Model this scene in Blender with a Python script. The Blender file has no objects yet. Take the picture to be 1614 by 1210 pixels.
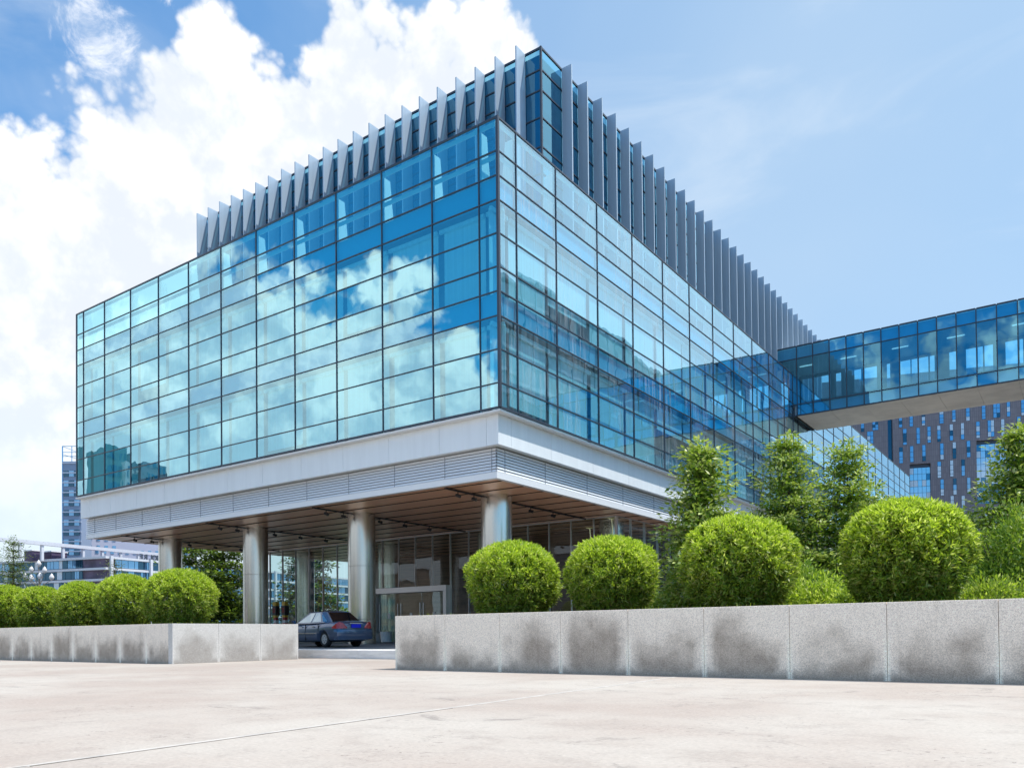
import bpy, bmesh, math, random
import numpy as np
from mathutils import Vector, Matrix

random.seed(7)
S = bpy.context.scene
COL = S.collection
R = math.radians
ORG = {}

# ------------------------------------------------------------------ helpers
def tag(o, label=None, cat=None, group=None, kind=None):
    if label: o['label'] = label
    if cat: o['category'] = cat
    if group: o['group'] = group
    if kind: o['kind'] = kind
    return o

def empty(name, loc, label, cat, group=None, rz=0.0):
    o = bpy.data.objects.new(name, None)
    COL.objects.link(o)
    o.empty_display_size = 0.2
    o.location = loc
    o.rotation_euler = (0, 0, rz)
    ORG[o.name] = Vector(loc) if rz == 0 else Vector((0, 0, 0))
    tag(o, label, cat, group)
    return o

class MB:
    """collects polygons, builds ONE mesh object"""
    def __init__(s): s.v = []; s.f = []; s.m = []; s.mi = 0
    def poly(s, pts):
        n = len(s.v); s.v += [tuple(p) for p in pts]
        s.f.append(tuple(range(n, n + len(pts)))); s.m.append(s.mi)
        return s
    def box(s, x0, x1, y0, y1, z0, z1):
        n = len(s.v)
        if x0 > x1: x0, x1 = x1, x0
        if y0 > y1: y0, y1 = y1, y0
        if z0 > z1: z0, z1 = z1, z0
        s.v += [(x0,y0,z0),(x1,y0,z0),(x1,y1,z0),(x0,y1,z0),(x0,y0,z1),(x1,y0,z1),(x1,y1,z1),(x0,y1,z1)]
        for f in ((0,3,2,1),(4,5,6,7),(0,1,5,4),(1,2,6,5),(2,3,7,6),(3,0,4,7)):
            s.f.append(tuple(n + i for i in f)); s.m.append(s.mi)
        return s
    def obox(s, o, u, w, a0, a1, b0, b1, z0, z1):
        """box in a rotated plan frame: origin o, unit u (along), unit w (outward)"""
        n = len(s.v)
        for z in (z0, z1):
            for a, b in ((a0,b0),(a1,b0),(a1,b1),(a0,b1)):
                s.v.append((o[0]+u[0]*a+w[0]*b, o[1]+u[1]*a+w[1]*b, z))
        for f in ((0,3,2,1),(4,5,6,7),(0,1,5,4),(1,2,6,5),(2,3,7,6),(3,0,4,7)):
            s.f.append(tuple(n + i for i in f)); s.m.append(s.mi)
        return s
    def prism(s, base, top):
        n = len(s.v); k = len(base)
        s.v += [tuple(p) for p in base] + [tuple(p) for p in top]
        s.f.append(tuple(n + i for i in reversed(range(k)))); s.m.append(s.mi)
        s.f.append(tuple(n + k + i for i in range(k))); s.m.append(s.mi)
        for i in range(k):
            j = (i + 1) % k
            s.f.append((n+i, n+j, n+k+j, n+k+i)); s.m.append(s.mi)
        return s
    def tube(s, p, q, r0, r1=None, k=8, caps=True):
        if r1 is None: r1 = r0
        p, q = Vector(p), Vector(q); d = (q - p)
        if d.length < 1e-6: return s
        d.normalize()
        a = d.orthogonal().normalized(); b = d.cross(a)
        n = len(s.v)
        for c, r in ((p, r0), (q, r1)):
            for i in range(k):
                t = 2*math.pi*i/k
                s.v.append(tuple(c + a*(r*math.cos(t)) + b*(r*math.sin(t))))
        for i in range(k):
            j = (i+1) % k
            s.f.append((n+i, n+j, n+k+j, n+k+i)); s.m.append(s.mi)
        if caps:
            s.f.append(tuple(n+i for i in reversed(range(k)))); s.m.append(s.mi)
            s.f.append(tuple(n+k+i for i in range(k))); s.m.append(s.mi)
        return s
    def lathe(s, prof, c=(0,0,0), k=24, axis='Z'):
        n = len(s.v)
        for r, h in prof:
            for i in range(k):
                t = 2*math.pi*i/k
                if axis == 'Z': s.v.append((c[0]+r*math.cos(t), c[1]+r*math.sin(t), c[2]+h))
                else: s.v.append((c[0]+r*math.cos(t), c[1]+h, c[2]+r*math.sin(t)))
        for a in range(len(prof)-1):
            for i in range(k):
                j = (i+1) % k
                f = (n+a*k+i, n+a*k+j, n+(a+1)*k+j, n+(a+1)*k+i)
                s.f.append(f if axis == 'Z' else f[::-1]); s.m.append(s.mi)
        return s
    def build(s, name, mats, parent=None, org=None, smooth=False, bevel=0.0):
        if not isinstance(mats, (list, tuple)): mats = [mats]
        if parent is not None: o3 = ORG[parent.name]
        else: o3 = Vector(org) if org is not None else Vector((0,0,0))
        me = bpy.data.meshes.new(name)
        me.from_pydata([(x-o3.x, y-o3.y, z-o3.z) for x, y, z in s.v], [], s.f)
        for m in mats: me.materials.append(m)
        if len(mats) > 1: me.polygons.foreach_set('material_index', s.m)
        if smooth: me.polygons.foreach_set('use_smooth', [True]*len(s.f))
        me.update()
        ob = bpy.data.objects.new(name, me)
        COL.objects.link(ob)
        if parent is not None:
            ob.parent = parent; ORG[ob.name] = o3
        else:
            ob.location = o3; ORG[ob.name] = o3
        if bevel:
            b = ob.modifiers.new('bevel', 'BEVEL'); b.width = bevel; b.segments = 2; b.limit_method = 'ANGLE'
        return ob

def numpy_mesh(name, verts, faces4, mats, midx=None, smooth=False):
    me = bpy.data.meshes.new(name)
    nv, nf = len(verts), len(faces4)
    me.vertices.add(nv); me.vertices.foreach_set('co', np.asarray(verts, np.float32).ravel())
    me.loops.add(nf*4); me.loops.foreach_set('vertex_index', np.asarray(faces4, np.int32).ravel())
    me.polygons.add(nf)
    me.polygons.foreach_set('loop_start', np.arange(0, nf*4, 4, dtype=np.int32))
    me.polygons.foreach_set('loop_total', np.full(nf, 4, np.int32))
    for m in mats: me.materials.append(m)
    if midx is not None: me.polygons.foreach_set('material_index', np.asarray(midx, np.int32))
    me.update(calc_edges=True)
    return me

def link_mesh(name, me, parent=None, loc=(0,0,0)):
    ob = bpy.data.objects.new(name, me); COL.objects.link(ob)
    if parent is not None:
        ob.parent = parent; ORG[ob.name] = ORG.get(parent.name, Vector((0,0,0)))
    else:
        ob.location = loc; ORG[ob.name] = Vector(loc)
    return ob

def copy_tree(o, parent=None):
    c = o.copy(); COL.objects.link(c)
    if parent is not None: c.parent = parent
    for ch in list(o.children): copy_tree(ch, c)
    return c

# ------------------------------------------------------------------ materials
def newmat(name):
    m = bpy.data.materials.new(name); m.use_nodes = True
    nt = m.node_tree
    for n in list(nt.nodes): nt.nodes.remove(n)
    out = nt.nodes.new('ShaderNodeOutputMaterial')
    return m, nt, out

class NT:
    def __init__(s, nt): s.nt = nt
    def n(s, t, **kw):
        nd = s.nt.nodes.new(t)
        for k, v in kw.items():
            if k.startswith('i_'):
                key = k[2:]; key = int(key) if key.isdigit() else key.replace('_', ' ')
                nd.inputs[key].default_value = v
            else: setattr(nd, k, v)
        return nd
    def l(s, a, b): s.nt.links.new(a, b)
    def math(s, op, a, b=None, c=None, clamp=False):
        nd = s.nt.nodes.new('ShaderNodeMath'); nd.operation = op; nd.use_clamp = clamp
        for i, x in enumerate((a, b, c)):
            if x is None: continue
            if isinstance(x, (int, float)): nd.inputs[i].default_value = x
            else: s.l(x, nd.inputs[i])
        return nd.outputs[0]
    def smooth(s, x, a, b, lo=0.0, hi=1.0):
        nd = s.nt.nodes.new('ShaderNodeMapRange'); nd.interpolation_type = 'SMOOTHSTEP'
        s.l(x, nd.inputs[0])
        for i, v in zip((1,2,3,4), (a,b,lo,hi)): nd.inputs[i].default_value = v
        return nd.outputs[0]
    def mixc(s, f, a, b, mode='MIX'):
        nd = s.nt.nodes.new('ShaderNodeMix'); nd.data_type = 'RGBA'; nd.blend_type = mode
        if isinstance(f, (int, float)): nd.inputs[0].default_value = f
        else: s.l(f, nd.inputs[0])
        for x, k in ((a, 6), (b, 7)):
            if isinstance(x, (tuple, list)): nd.inputs[k].default_value = (*x[:3], 1)
            else: s.l(x, nd.inputs[k])
        return nd.outputs[2]
    def noise(s, vec, scale, detail=4, rough=0.55, dist=0.0):
        nd = s.nt.nodes.new('ShaderNodeTexNoise')
        nd.inputs['Scale'].default_value = scale; nd.inputs['Detail'].default_value = detail
        nd.inputs['Roughness'].default_value = rough; nd.inputs['Distortion'].default_value = dist
        if vec is not None: s.l(vec, nd.inputs['Vector'])
        return nd.outputs['Fac']
    def obj(s, scale=None, geo=False):
        if geo: o = s.nt.nodes.new('ShaderNodeNewGeometry').outputs['Position']
        else: o = s.nt.nodes.new('ShaderNodeTexCoord').outputs['Object']
        if scale is None: return o
        mp = s.nt.nodes.new('ShaderNodeMapping'); mp.inputs['Scale'].default_value = scale
        s.l(o, mp.inputs['Vector']); return mp.outputs['Vector']

def pmat(name, col, rough=0.5, metal=0.0, var=0.0, vscale=3.0, bump=0.0, bscale=40.0, spec=0.5, coat=0.0, emit=None, estr=0.0, stretch=None):
    m, nt, out = newmat(name); N = NT(nt)
    p = N.n('ShaderNodeBsdfPrincipled')
    p.inputs['Base Color'].default_value = (*col, 1); p.inputs['Roughness'].default_value = rough
    p.inputs['Metallic'].default_value = metal; p.inputs['Specular IOR Level'].default_value = spec
    p.inputs['Coat Weight'].default_value = coat; p.inputs['Coat Roughness'].default_value = 0.22
    if emit: p.inputs['Emission Color'].default_value = (*emit, 1); p.inputs['Emission Strength'].default_value = estr
    if var > 0 or bump > 0: vec = N.obj(stretch, geo=True)
    if var > 0:
        f = N.noise(vec, vscale, 6, 0.6)
        f = N.smooth(f, 0.3, 0.7)
        c = N.mixc(f, tuple(max(0, x*(1-var)) for x in col), tuple(min(1, x*(1+var)) for x in col))
        N.l(c, p.inputs['Base Color'])
    if bump > 0:
        b = N.n('ShaderNodeBump'); b.inputs['Strength'].default_value = bump; b.inputs['Distance'].default_value = 0.02
        N.l(N.noise(vec, bscale, 5, 0.6), b.inputs['Height']); N.l(b.outputs[0], p.inputs['Normal'])
    N.l(p.outputs[0], out.inputs[0])
    return m

def glassmat(name, tint, refl=(1,1,1), r0=0.2, pw=3.5, rmax=0.9, wob=0.02, wscale=0.5, dirt=0.0, rough=0.0):
    m, nt, out = newmat(name); N = NT(nt)
    lw = N.n('ShaderNodeLayerWeight'); lw.inputs['Blend'].default_value = 0.5
    f = N.math('POWER', lw.outputs['Facing'], pw)
    f = N.math('MULTIPLY_ADD', f, rmax - r0, r0, clamp=True)
    tr = N.n('ShaderNodeBsdfTransparent'); tr.inputs[0].default_value = (*tint, 1)
    gl = N.n('ShaderNodeBsdfGlossy'); gl.inputs['Color'].default_value = (*refl, 1); gl.inputs['Roughness'].default_value = rough
    geo = N.obj(geo=True)
    if wob > 0:
        b = N.n('ShaderNodeBump'); b.inputs['Strength'].default_value = 1.0; b.inputs['Distance'].default_value = wob
        hgt = N.noise(geo, wscale, 2, 0.4)
        N.l(hgt, b.inputs['Height']); N.l(b.outputs[0], gl.inputs['Normal'])
        # every pane sits a hair out of true
        gn = N.n('ShaderNodeNewGeometry'); oi = N.n('ShaderNodeObjectInfo'); wn = N.n('ShaderNodeTexWhiteNoise'); wn.noise_dimensions = '2D'
        cb = N.n('ShaderNodeCombineXYZ'); N.l(gn.outputs['Random Per Island'], cb.inputs[0]); N.l(oi.outputs['Random'], cb.inputs[1]); N.l(cb.outputs[0], wn.inputs['Vector'])
        v1 = N.n('ShaderNodeVectorMath'); v1.operation = 'SUBTRACT'; N.l(wn.outputs['Color'], v1.inputs[0]); v1.inputs[1].default_value = (.5, .5, .5)
        v2 = N.n('ShaderNodeVectorMath'); v2.operation = 'SCALE'; N.l(v1.outputs[0], v2.inputs[0]); v2.inputs['Scale'].default_value = 0.018
        v3 = N.n('ShaderNodeVectorMath'); v3.operation = 'ADD'; N.l(gn.outputs['Normal'], v3.inputs[0]); N.l(v2.outputs[0], v3.inputs[1])
        v4 = N.n('ShaderNodeVectorMath'); v4.operation = 'NORMALIZE'; N.l(v3.outputs[0], v4.inputs[0]); N.l(v4.outputs[0], b.inputs['Normal'])
    mx = N.n('ShaderNodeMixShader'); N.l(f, mx.inputs[0]); N.l(tr.outputs[0], mx.inputs[1]); N.l(gl.outputs[0], mx.inputs[2])
    last = mx.outputs[0]
    if dirt > 0:
        v = N.obj((3.0, 3.0, 0.12), geo=True)
        a = N.noise(v, 3.0, 8, 0.7)
        bb = N.noise(geo, 0.35, 3, 0.5)
        k = N.math('MULTIPLY', N.smooth(a, 0.42, 0.75), N.smooth(bb, 0.35, 0.65))
        k = N.math('MULTIPLY', k, dirt)
        df = N.n('ShaderNodeBsdfDiffuse'); df.inputs[0].default_value = (0.75, 0.78, 0.8, 1)
        m2 = N.n('ShaderNodeMixShader'); N.l(k, m2.inputs[0]); N.l(last, m2.inputs[1]); N.l(df.outputs[0], m2.inputs[2])
        last = m2.outputs[0]
    N.l(last, out.inputs[0])
    return m

def leafmat(name, c0, c1, c2, trans=0.35):
    """three leaf colours dealt out at random leaf by leaf"""
    m, nt, out = newmat(name); N = NT(nt)
    g = N.n('ShaderNodeNewGeometry')
    r = g.outputs['Random Per Island']
    c = N.mixc(N.smooth(r, 0.0, 0.55), c0, c1); c = N.mixc(N.smooth(r, 0.6, 1.0), c, c2)
    d = N.n('ShaderNodeBsdfPrincipled'); N.l(c, d.inputs['Base Color']); d.inputs['Roughness'].default_value = 0.45
    d.inputs['Specular IOR Level'].default_value = 0.35
    t = N.n('ShaderNodeBsdfTranslucent'); N.l(N.mixc(0.5, c, (0.35, 0.5, 0.03)), t.inputs[0])
    mx = N.n('ShaderNodeMixShader'); mx.inputs[0].default_value = trans
    N.l(d.outputs[0], mx.inputs[1]); N.l(t.outputs[0], mx.inputs[2]); N.l(mx.outputs[0], out.inputs[0])
    return m

M = {}
M['mullion'] = pmat('dark_mullion', (0.05, 0.065, 0.09), 0.4, 0.3)
M['glass_l'] = glassmat('front_glass', (0.38, 0.90, 1.0), (0.60, 0.95, 1.0), 0.42, 2.4, 0.9, 0.006, 0.6)
M['glass_r'] = glassmat('side_glass', (0.50, 0.90, 1.0), (0.62, 0.88, 1.0), 0.27, 2.4, 0.92, 0.005, 0.6, dirt=0.35)
M['glass_roof'] = glassmat('roof_block_glass', (0.25, 0.6, 0.75), (0.40, 0.80, 1.0), 0.26, 3.0, 0.85, 0.004, 0.6)
M['glass_bridge'] = glassmat('bridge_glass', (0.26, 0.72, 0.96), (0.30, 0.76, 1.0), 0.26, 3.0, 0.8, 0.006, 0.6)
M['glass_lobby'] = glassmat('lobby_glass', (0.80, 0.90, 0.88), (1, 1, 1), 0.06, 3.5, 0.9, 0.004, 0.6)
M['glass_clear'] = glassmat('clear_glass', (0.93, 0.97, 0.97), (1, 1, 1), 0.05, 3.5, 0.9, 0.0)
M['blind'] = pmat('white_blind', (0.90, 0.91, 0.91), 0.8, var=0.06, vscale=1.0, stretch=(9, 9, 0.05))
M['spandrel'] = pmat('spandrel_backing', (0.03, 0.48, 0.74), 0.6)
M['core'] = pmat('office_interior', (0.26, 0.34, 0.38), 0.8, var=0.15)
M['strut'] = pmat('white_steel_strut', (0.78, 0.80, 0.80), 0.5)
M['alu'] = pmat('aluminium_panel', (0.80, 0.84, 0.86), 0.40, 0.05, var=0.03, vscale=1.2, stretch=(2.5, 2.5, 0.25))
M['alu_lt'] = pmat('aluminium_trim', (0.82, 0.83, 0.84), 0.4, 0.1)
M['louver'] = pmat('aluminium_louver', (0.78, 0.80, 0.83), 0.45, 0.1)
M['fin'] = pmat('aluminium_fin', (0.40, 0.50, 0.60), 0.36, 0.15, var=0.05, vscale=1.2, stretch=(4, 4, 0.3))
M['slab'] = pmat('roof_slab', (0.35, 0.35, 0.35), 0.9, var=0.2)
M['black'] = pmat('black_metal', (0.02, 0.02, 0.022), 0.5)
M['seam'] = pmat('dark_seam', (0.03, 0.025, 0.02), 0.9)
M['wood'] = pmat('soffit_timber_board', (0.88, 0.47, 0.28), 0.34, spec=1.0, coat=0.35, var=0.10, vscale=1.5, stretch=(0.35, 5, 5))
M['wood_dark'] = pmat('lobby_timber_panel', (0.16, 0.085, 0.055), 0.4, var=0.25, vscale=2.0, stretch=(0.3, 0.3, 6))
M['lobby_floor'] = pmat('lobby_floor_stone', (0.28, 0.27, 0.25), 0.15, var=0.1)
M['door_steel'] = pmat('satin_steel_frame', (0.62, 0.62, 0.64), 0.35, 0.7)
M['paper'] = pmat('white_notice', (0.75, 0.75, 0.73), 0.7)
M['white'] = pmat('white_paint', (0.75, 0.76, 0.77), 0.6, var=0.05)
M['lamp_on'] = pmat('lit_lamp_strip', (0.9, 0.9, 0.9), 0.5, emit=(1, 0.97, 0.9), estr=0.35)
M['bridge_soffit'] = pmat('bridge_soffit_panel', (0.88, 0.82, 0.73), 0.6, var=0.10, vscale=0.6)
M['bridge_in'] = pmat('bridge_inner_panel', (0.05, 0.10, 0.15), 0.6)
M['bridge_floor'] = pmat('bridge_floor', (0.25, 0.26, 0.27), 0.5)
M['mall_white'] = pmat('weathered_white_band', (0.55, 0.56, 0.60), 0.7, var=0.08)
M['soil'] = pmat('planter_soil', (0.07, 0.05, 0.035), 0.95, var=0.4, bump=0.6, bscale=20)
M['asphalt'] = pmat('asphalt_drive', (0.15, 0.155, 0.165), 0.65, var=0.18, vscale=2.0, bump=0.25, bscale=90)
M['kerb'] = pmat('kerb_stone', (0.82, 0.78, 0.73), 0.8, var=0.10, vscale=1.5, bump=0.15, bscale=60, stretch=(1, 1, 6))
M['bark'] = pmat('bark', (0.11, 0.085, 0.06), 0.9, var=0.3, vscale=8, bump=0.5, bscale=30)
M['stem'] = pmat('bamboo_stem', (0.13, 0.11, 0.05), 0.7, var=0.3)

def metal_column():
    m, nt, out = newmat('brushed_steel_column'); N = NT(nt)
    p = N.n('ShaderNodeBsdfPrincipled'); p.inputs['Metallic'].default_value = 1.0
    v = N.obj((14, 14, 0.25), geo=True); f = N.noise(v, 2.0, 6, 0.65)
    N.l(N.mixc(f, (0.50, 0.48, 0.44), (0.66, 0.63, 0.57)), p.inputs['Base Color'])
    N.l(N.math('MULTIPLY_ADD', f, 0.14, 0.17), p.inputs['Roughness'])
    p.inputs['Anisotropic'].default_value = 0.5
    N.l(p.outputs[0], out.inputs[0]); return m
M['column'] = metal_column()

def granite(name, axis, pitch, off, lo, hi, ph):
    """speckled planter granite with damp stains that stop short of each slab joint"""
    m, nt, out = newmat(name); N = NT(nt)
    p = N.n('ShaderNodeBsdfPrincipled'); p.inputs['Roughness'].default_value = 0.75
    g = N.obj(geo=True)
    sx = N.n('ShaderNodeSeparateXYZ'); N.l(g, sx.inputs[0])
    u = sx.outputs[axis]; z = sx.outputs[2]
    t = N.math('FRACT', N.math('DIVIDE', N.math('SUBTRACT', u, off), pitch))
    t = N.math('SUBTRACT', 0.5, N.math('ABSOLUTE', N.math('SUBTRACT', t, 0.5)))    # 0 at joint .. 0.5
    n1 = N.noise(g, 1.1, 5, 0.55); n2 = N.noise(g, 4.0, 4, 0.6)
    idx = N.math('FLOOR', N.math('DIVIDE', N.math('SUBTRACT', u, off), pitch))
    wn = N.n('ShaderNodeTexWhiteNoise'); wn.noise_dimensions = '1D'; N.l(N.math('ADD', idx, ph), wn.inputs['W'])
    top = N.math('ADD', N.math('MULTIPLY_ADD', n1, 1.7, -0.22), N.math('MULTIPLY', wn.outputs['Value'], 0.34))
    st = N.smooth(N.math('SUBTRACT', top, z), -0.22, 0.52)
    wj = N.math('MULTIPLY_ADD', z, -0.05, 0.11)
    jm = N.smooth(N.math('SUBTRACT', N.math('ADD', t, N.math('MULTIPLY_ADD', n2, 0.16, -0.08)), wj), -0.09, 0.13)
    st = N.math('MULTIPLY', N.math('MULTIPLY', st, jm), N.math('MULTIPLY_ADD', n2, 0.55, 0.62))
    base_dark = N.smooth(N.math('ADD', z, N.math('MULTIPLY', n2, 0.10)), 0.05, 0.30, 0.95, 0.0)  # darker towards the foot of the wall
    st = N.math('MAXIMUM', st, base_dark)
    strk = N.noise(N.obj((5, 5, 0.25), geo=True), 1.6, 5, 0.6)
    st = N.math('ADD', st, N.smooth(strk, 0.55, 0.75, 0.0, 0.22), clamp=True)
    vo = N.n('ShaderNodeTexVoronoi'); vo.inputs['Scale'].default_value = 105; N.l(g, vo.inputs['Vector'])
    sp = N.n('ShaderNodeSeparateColor'); N.l(vo.outputs['Color'], sp.inputs[0])
    spk = N.math('MULTIPLY_ADD', sp.outputs[0], 0.54, 0.71)
    c = N.mixc(N.math('MULTIPLY', st, 0.95, clamp=True), hi, lo)
    lime = N.math('MULTIPLY', N.smooth(N.math('SUBTRACT', N.math('MULTIPLY_ADD', n2, 0.05, t), 0.04), -0.015, 0.035, 1.0, 0.0), N.smooth(z, 0.35, 0.95, 0.95, 0.0))
    c = N.mixc(lime, c, tuple(min(1, q*1.12) for q in hi))
    vm = N.n('ShaderNodeVectorMath'); vm.operation = 'SCALE'; N.l(c, vm.inputs[0]); N.l(spk, vm.inputs['Scale'])
    N.l(vm.outputs[0], p.inputs['Base Color'])
    b = N.n('ShaderNodeBump'); b.inputs['Strength'].default_value = 0.25; b.inputs['Distance'].default_value = 0.01
    N.l(sp.outputs[1], b.inputs['Height']); N.l(b.outputs[0], p.inputs['Normal'])
    N.l(p.outputs[0], out.inputs[0]); return m
M['granite_x'] = granite('granite_front', 0, 1.508, 3.205, (0.35, 0.285, 0.225), (0.95, 0.83, 0.69), 3.0)
M['granite_y'] = granite('granite_end', 1, 1.58, -8.6, (0.34, 0.31, 0.28), (0.58, 0.555, 0.52), 8.0)

def plaza_mat():
    m, nt, out = newmat('plaza_concrete'); N = NT(nt)
    p = N.n('ShaderNodeBsdfPrincipled'); p.inputs['Roughness'].default_value = 0.85
    g = N.obj(geo=True)
    n1 = N.noise(g, 0.22, 6, 0.6); n2 = N.noise(g, 1.7, 9, 0.72, 0.3); n3 = N.noise(g, 28, 4, 0.75); n5 = N.noise(g, 0.75, 10, 0.78, 0.5)
    c = N.mixc(N.smooth(n1, 0.35, 0.65), (0.37, 0.308, 0.266), (0.44, 0.398, 0.352))
    c = N.mixc(N.smooth(n2, 0.47, 0.66, 0.0, 0.55), c, (0.33, 0.285, 0.25))
    c = N.mixc(N.smooth(n5, 0.57, 0.66, 0.0, 0.7), c, (0.22, 0.195, 0.175))
    # wear flecks and small dark aggregate gathered in patches
    fl = N.noise(g, 11, 6, 0.8, 0.6); pt = N.smooth(N.noise(g, 0.6, 4, 0.6), 0.46, 0.62)
    c = N.mixc(N.math('MULTIPLY', N.smooth(fl, 0.57, 0.66), N.math('MULTIPLY_ADD', pt, 0.75, 0.12)), c, (0.14, 0.12, 0.11))
    c = N.mixc(N.smooth(fl, 0.30, 0.40, 0.5, 0.0), c, (0.58, 0.55, 0.51))
    vm = N.n('ShaderNodeVectorMath'); vm.operation = 'SCALE'; N.l(c, vm.inputs[0]); N.l(N.math('MULTIPLY_ADD', n3, 0.7, 0.65), vm.inputs['Scale'])
    N.l(vm.outputs[0], p.inputs['Base Color'])
    b = N.n('ShaderNodeBump'); b.inputs['Strength'].default_value = 0.35; b.inputs['Distance'].default_value = 0.006
    N.l(N.noise(g, 70, 6, 0.7), b.inputs['Height']); N.l(b.outputs[0], p.inputs['Normal'])
    N.l(p.outputs[0], out.inputs[0]); return m
M['plaza'] = plaza_mat()

def cladding():
    m, nt, out = newmat('dark_clay_cladding'); N = NT(nt)
    p = N.n('ShaderNodeBsdfPrincipled'); p.inputs['Roughness'].default_value = 0.55
    b = N.n('ShaderNodeTexCoord').outputs['Object']
    mp = N.n('ShaderNodeMapping'); mp.inputs['Rotation'].default_value = (R(90), 0, 0); N.l(b, mp.inputs['Vector'])
    br = N.n('ShaderNodeTexBrick'); N.l(mp.outputs[0], br.inputs['Vector'])
    br.inputs['Color1'].default_value = (0.155, 0.140, 0.160, 1); br.inputs['Color2'].default_value = (0.19, 0.172, 0.192, 1)
    br.inputs['Mortar'].default_value = (0.10, 0.092, 0.108, 1); br.inputs['Scale'].default_value = 1.0
    br.inputs['Brick Width'].default_value = 0.36; br.inputs['Row Height'].default_value = 1.22; br.inputs['Mortar Size'].default_value = 0.022
    br.offset = 0.0
    N.l(br.outputs['Color'], p.inputs['Base Color']); N.l(p.outputs[0], out.inputs[0]); return m
M['clad'] = cladding()
M['win_sky'] = pmat('window_blue_glass', (0.18, 0.38, 0.58), 0.08, 0.55)
M['win_lt'] = pmat('window_pale_blind', (0.50, 0.58, 0.66), 0.2, 0.2)
M['win_dk'] = pmat('window_dark_glass', (0.03, 0.10, 0.16), 0.06, 0.5)
M['bay_glass'] = pmat('bay_glass', (0.42, 0.55, 0.68), 0.07, 0.7)
M['bay_dark'] = pmat('bay_glass_tint', (0.06, 0.20, 0.32), 0.07, 0.6)

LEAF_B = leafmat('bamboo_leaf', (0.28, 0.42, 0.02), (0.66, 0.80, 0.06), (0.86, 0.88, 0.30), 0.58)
LEAF_M = leafmat('bamboo_old_dark_leaf', (0.09, 0.17, 0.018), (0.23, 0.35, 0.035), (0.42, 0.42, 0.14), 0.45)  # older leaf, darker also to paint shade low in the clipped bushes
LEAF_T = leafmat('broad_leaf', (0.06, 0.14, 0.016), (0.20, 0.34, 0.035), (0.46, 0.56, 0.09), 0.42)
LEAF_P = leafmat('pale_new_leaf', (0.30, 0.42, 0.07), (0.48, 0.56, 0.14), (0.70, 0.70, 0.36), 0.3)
LEAF_D = leafmat('dark_leaf', (0.018, 0.045, 0.010), (0.035, 0.08, 0.015), (0.12, 0.17, 0.03), 0.25)
LEAF_Y = leafmat('sapling_leaf', (0.20, 0.24, 0.07), (0.32, 0.36, 0.13), (0.44, 0.44, 0.22), 0.35)
# ------------------------------------------------------------------ camera, sun, sky
CAM = Vector((16.273, -22.366, 0.80))
def camera():
    cd = bpy.data.cameras.new('camera'); c = bpy.data.objects.new('camera', cd); COL.objects.link(c)
    r = Vector((0.815734, 0.578347, -0.009675)); u = Vector((0.017094, -0.007384, 0.999827)); f = Vector((-0.578175, 0.815757, 0.015910))
    m = Matrix(((r.x, u.x, -f.x), (r.y, u.y, -f.y), (r.z, u.z, -f.z))).to_4x4()
    c.matrix_world = Matrix.Translation(CAM) @ m
    cd.sensor_width = 36.0; cd.lens = 36.0*1268.95/1614.0
    cd.shift_y = (978.34 - 605.0)/1614.0
    cd.clip_start = 0.1; cd.clip_end = 5000
    S.camera = c
camera()
SUN = Vector((0.444, 0.222, 1.0)).normalized()
def sun():
    l = bpy.data.lights.new('sun', 'SUN'); o = bpy.data.objects.new('sun', l); COL.objects.link(o)
    l.energy = 2.6; l.angle = R(0.6); l.color = (1.0, 0.955, 0.89)
    o.rotation_euler = SUN.to_track_quat('Z', 'Y').to_euler(); o.location = (40, 10, 80)
sun()

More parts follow.
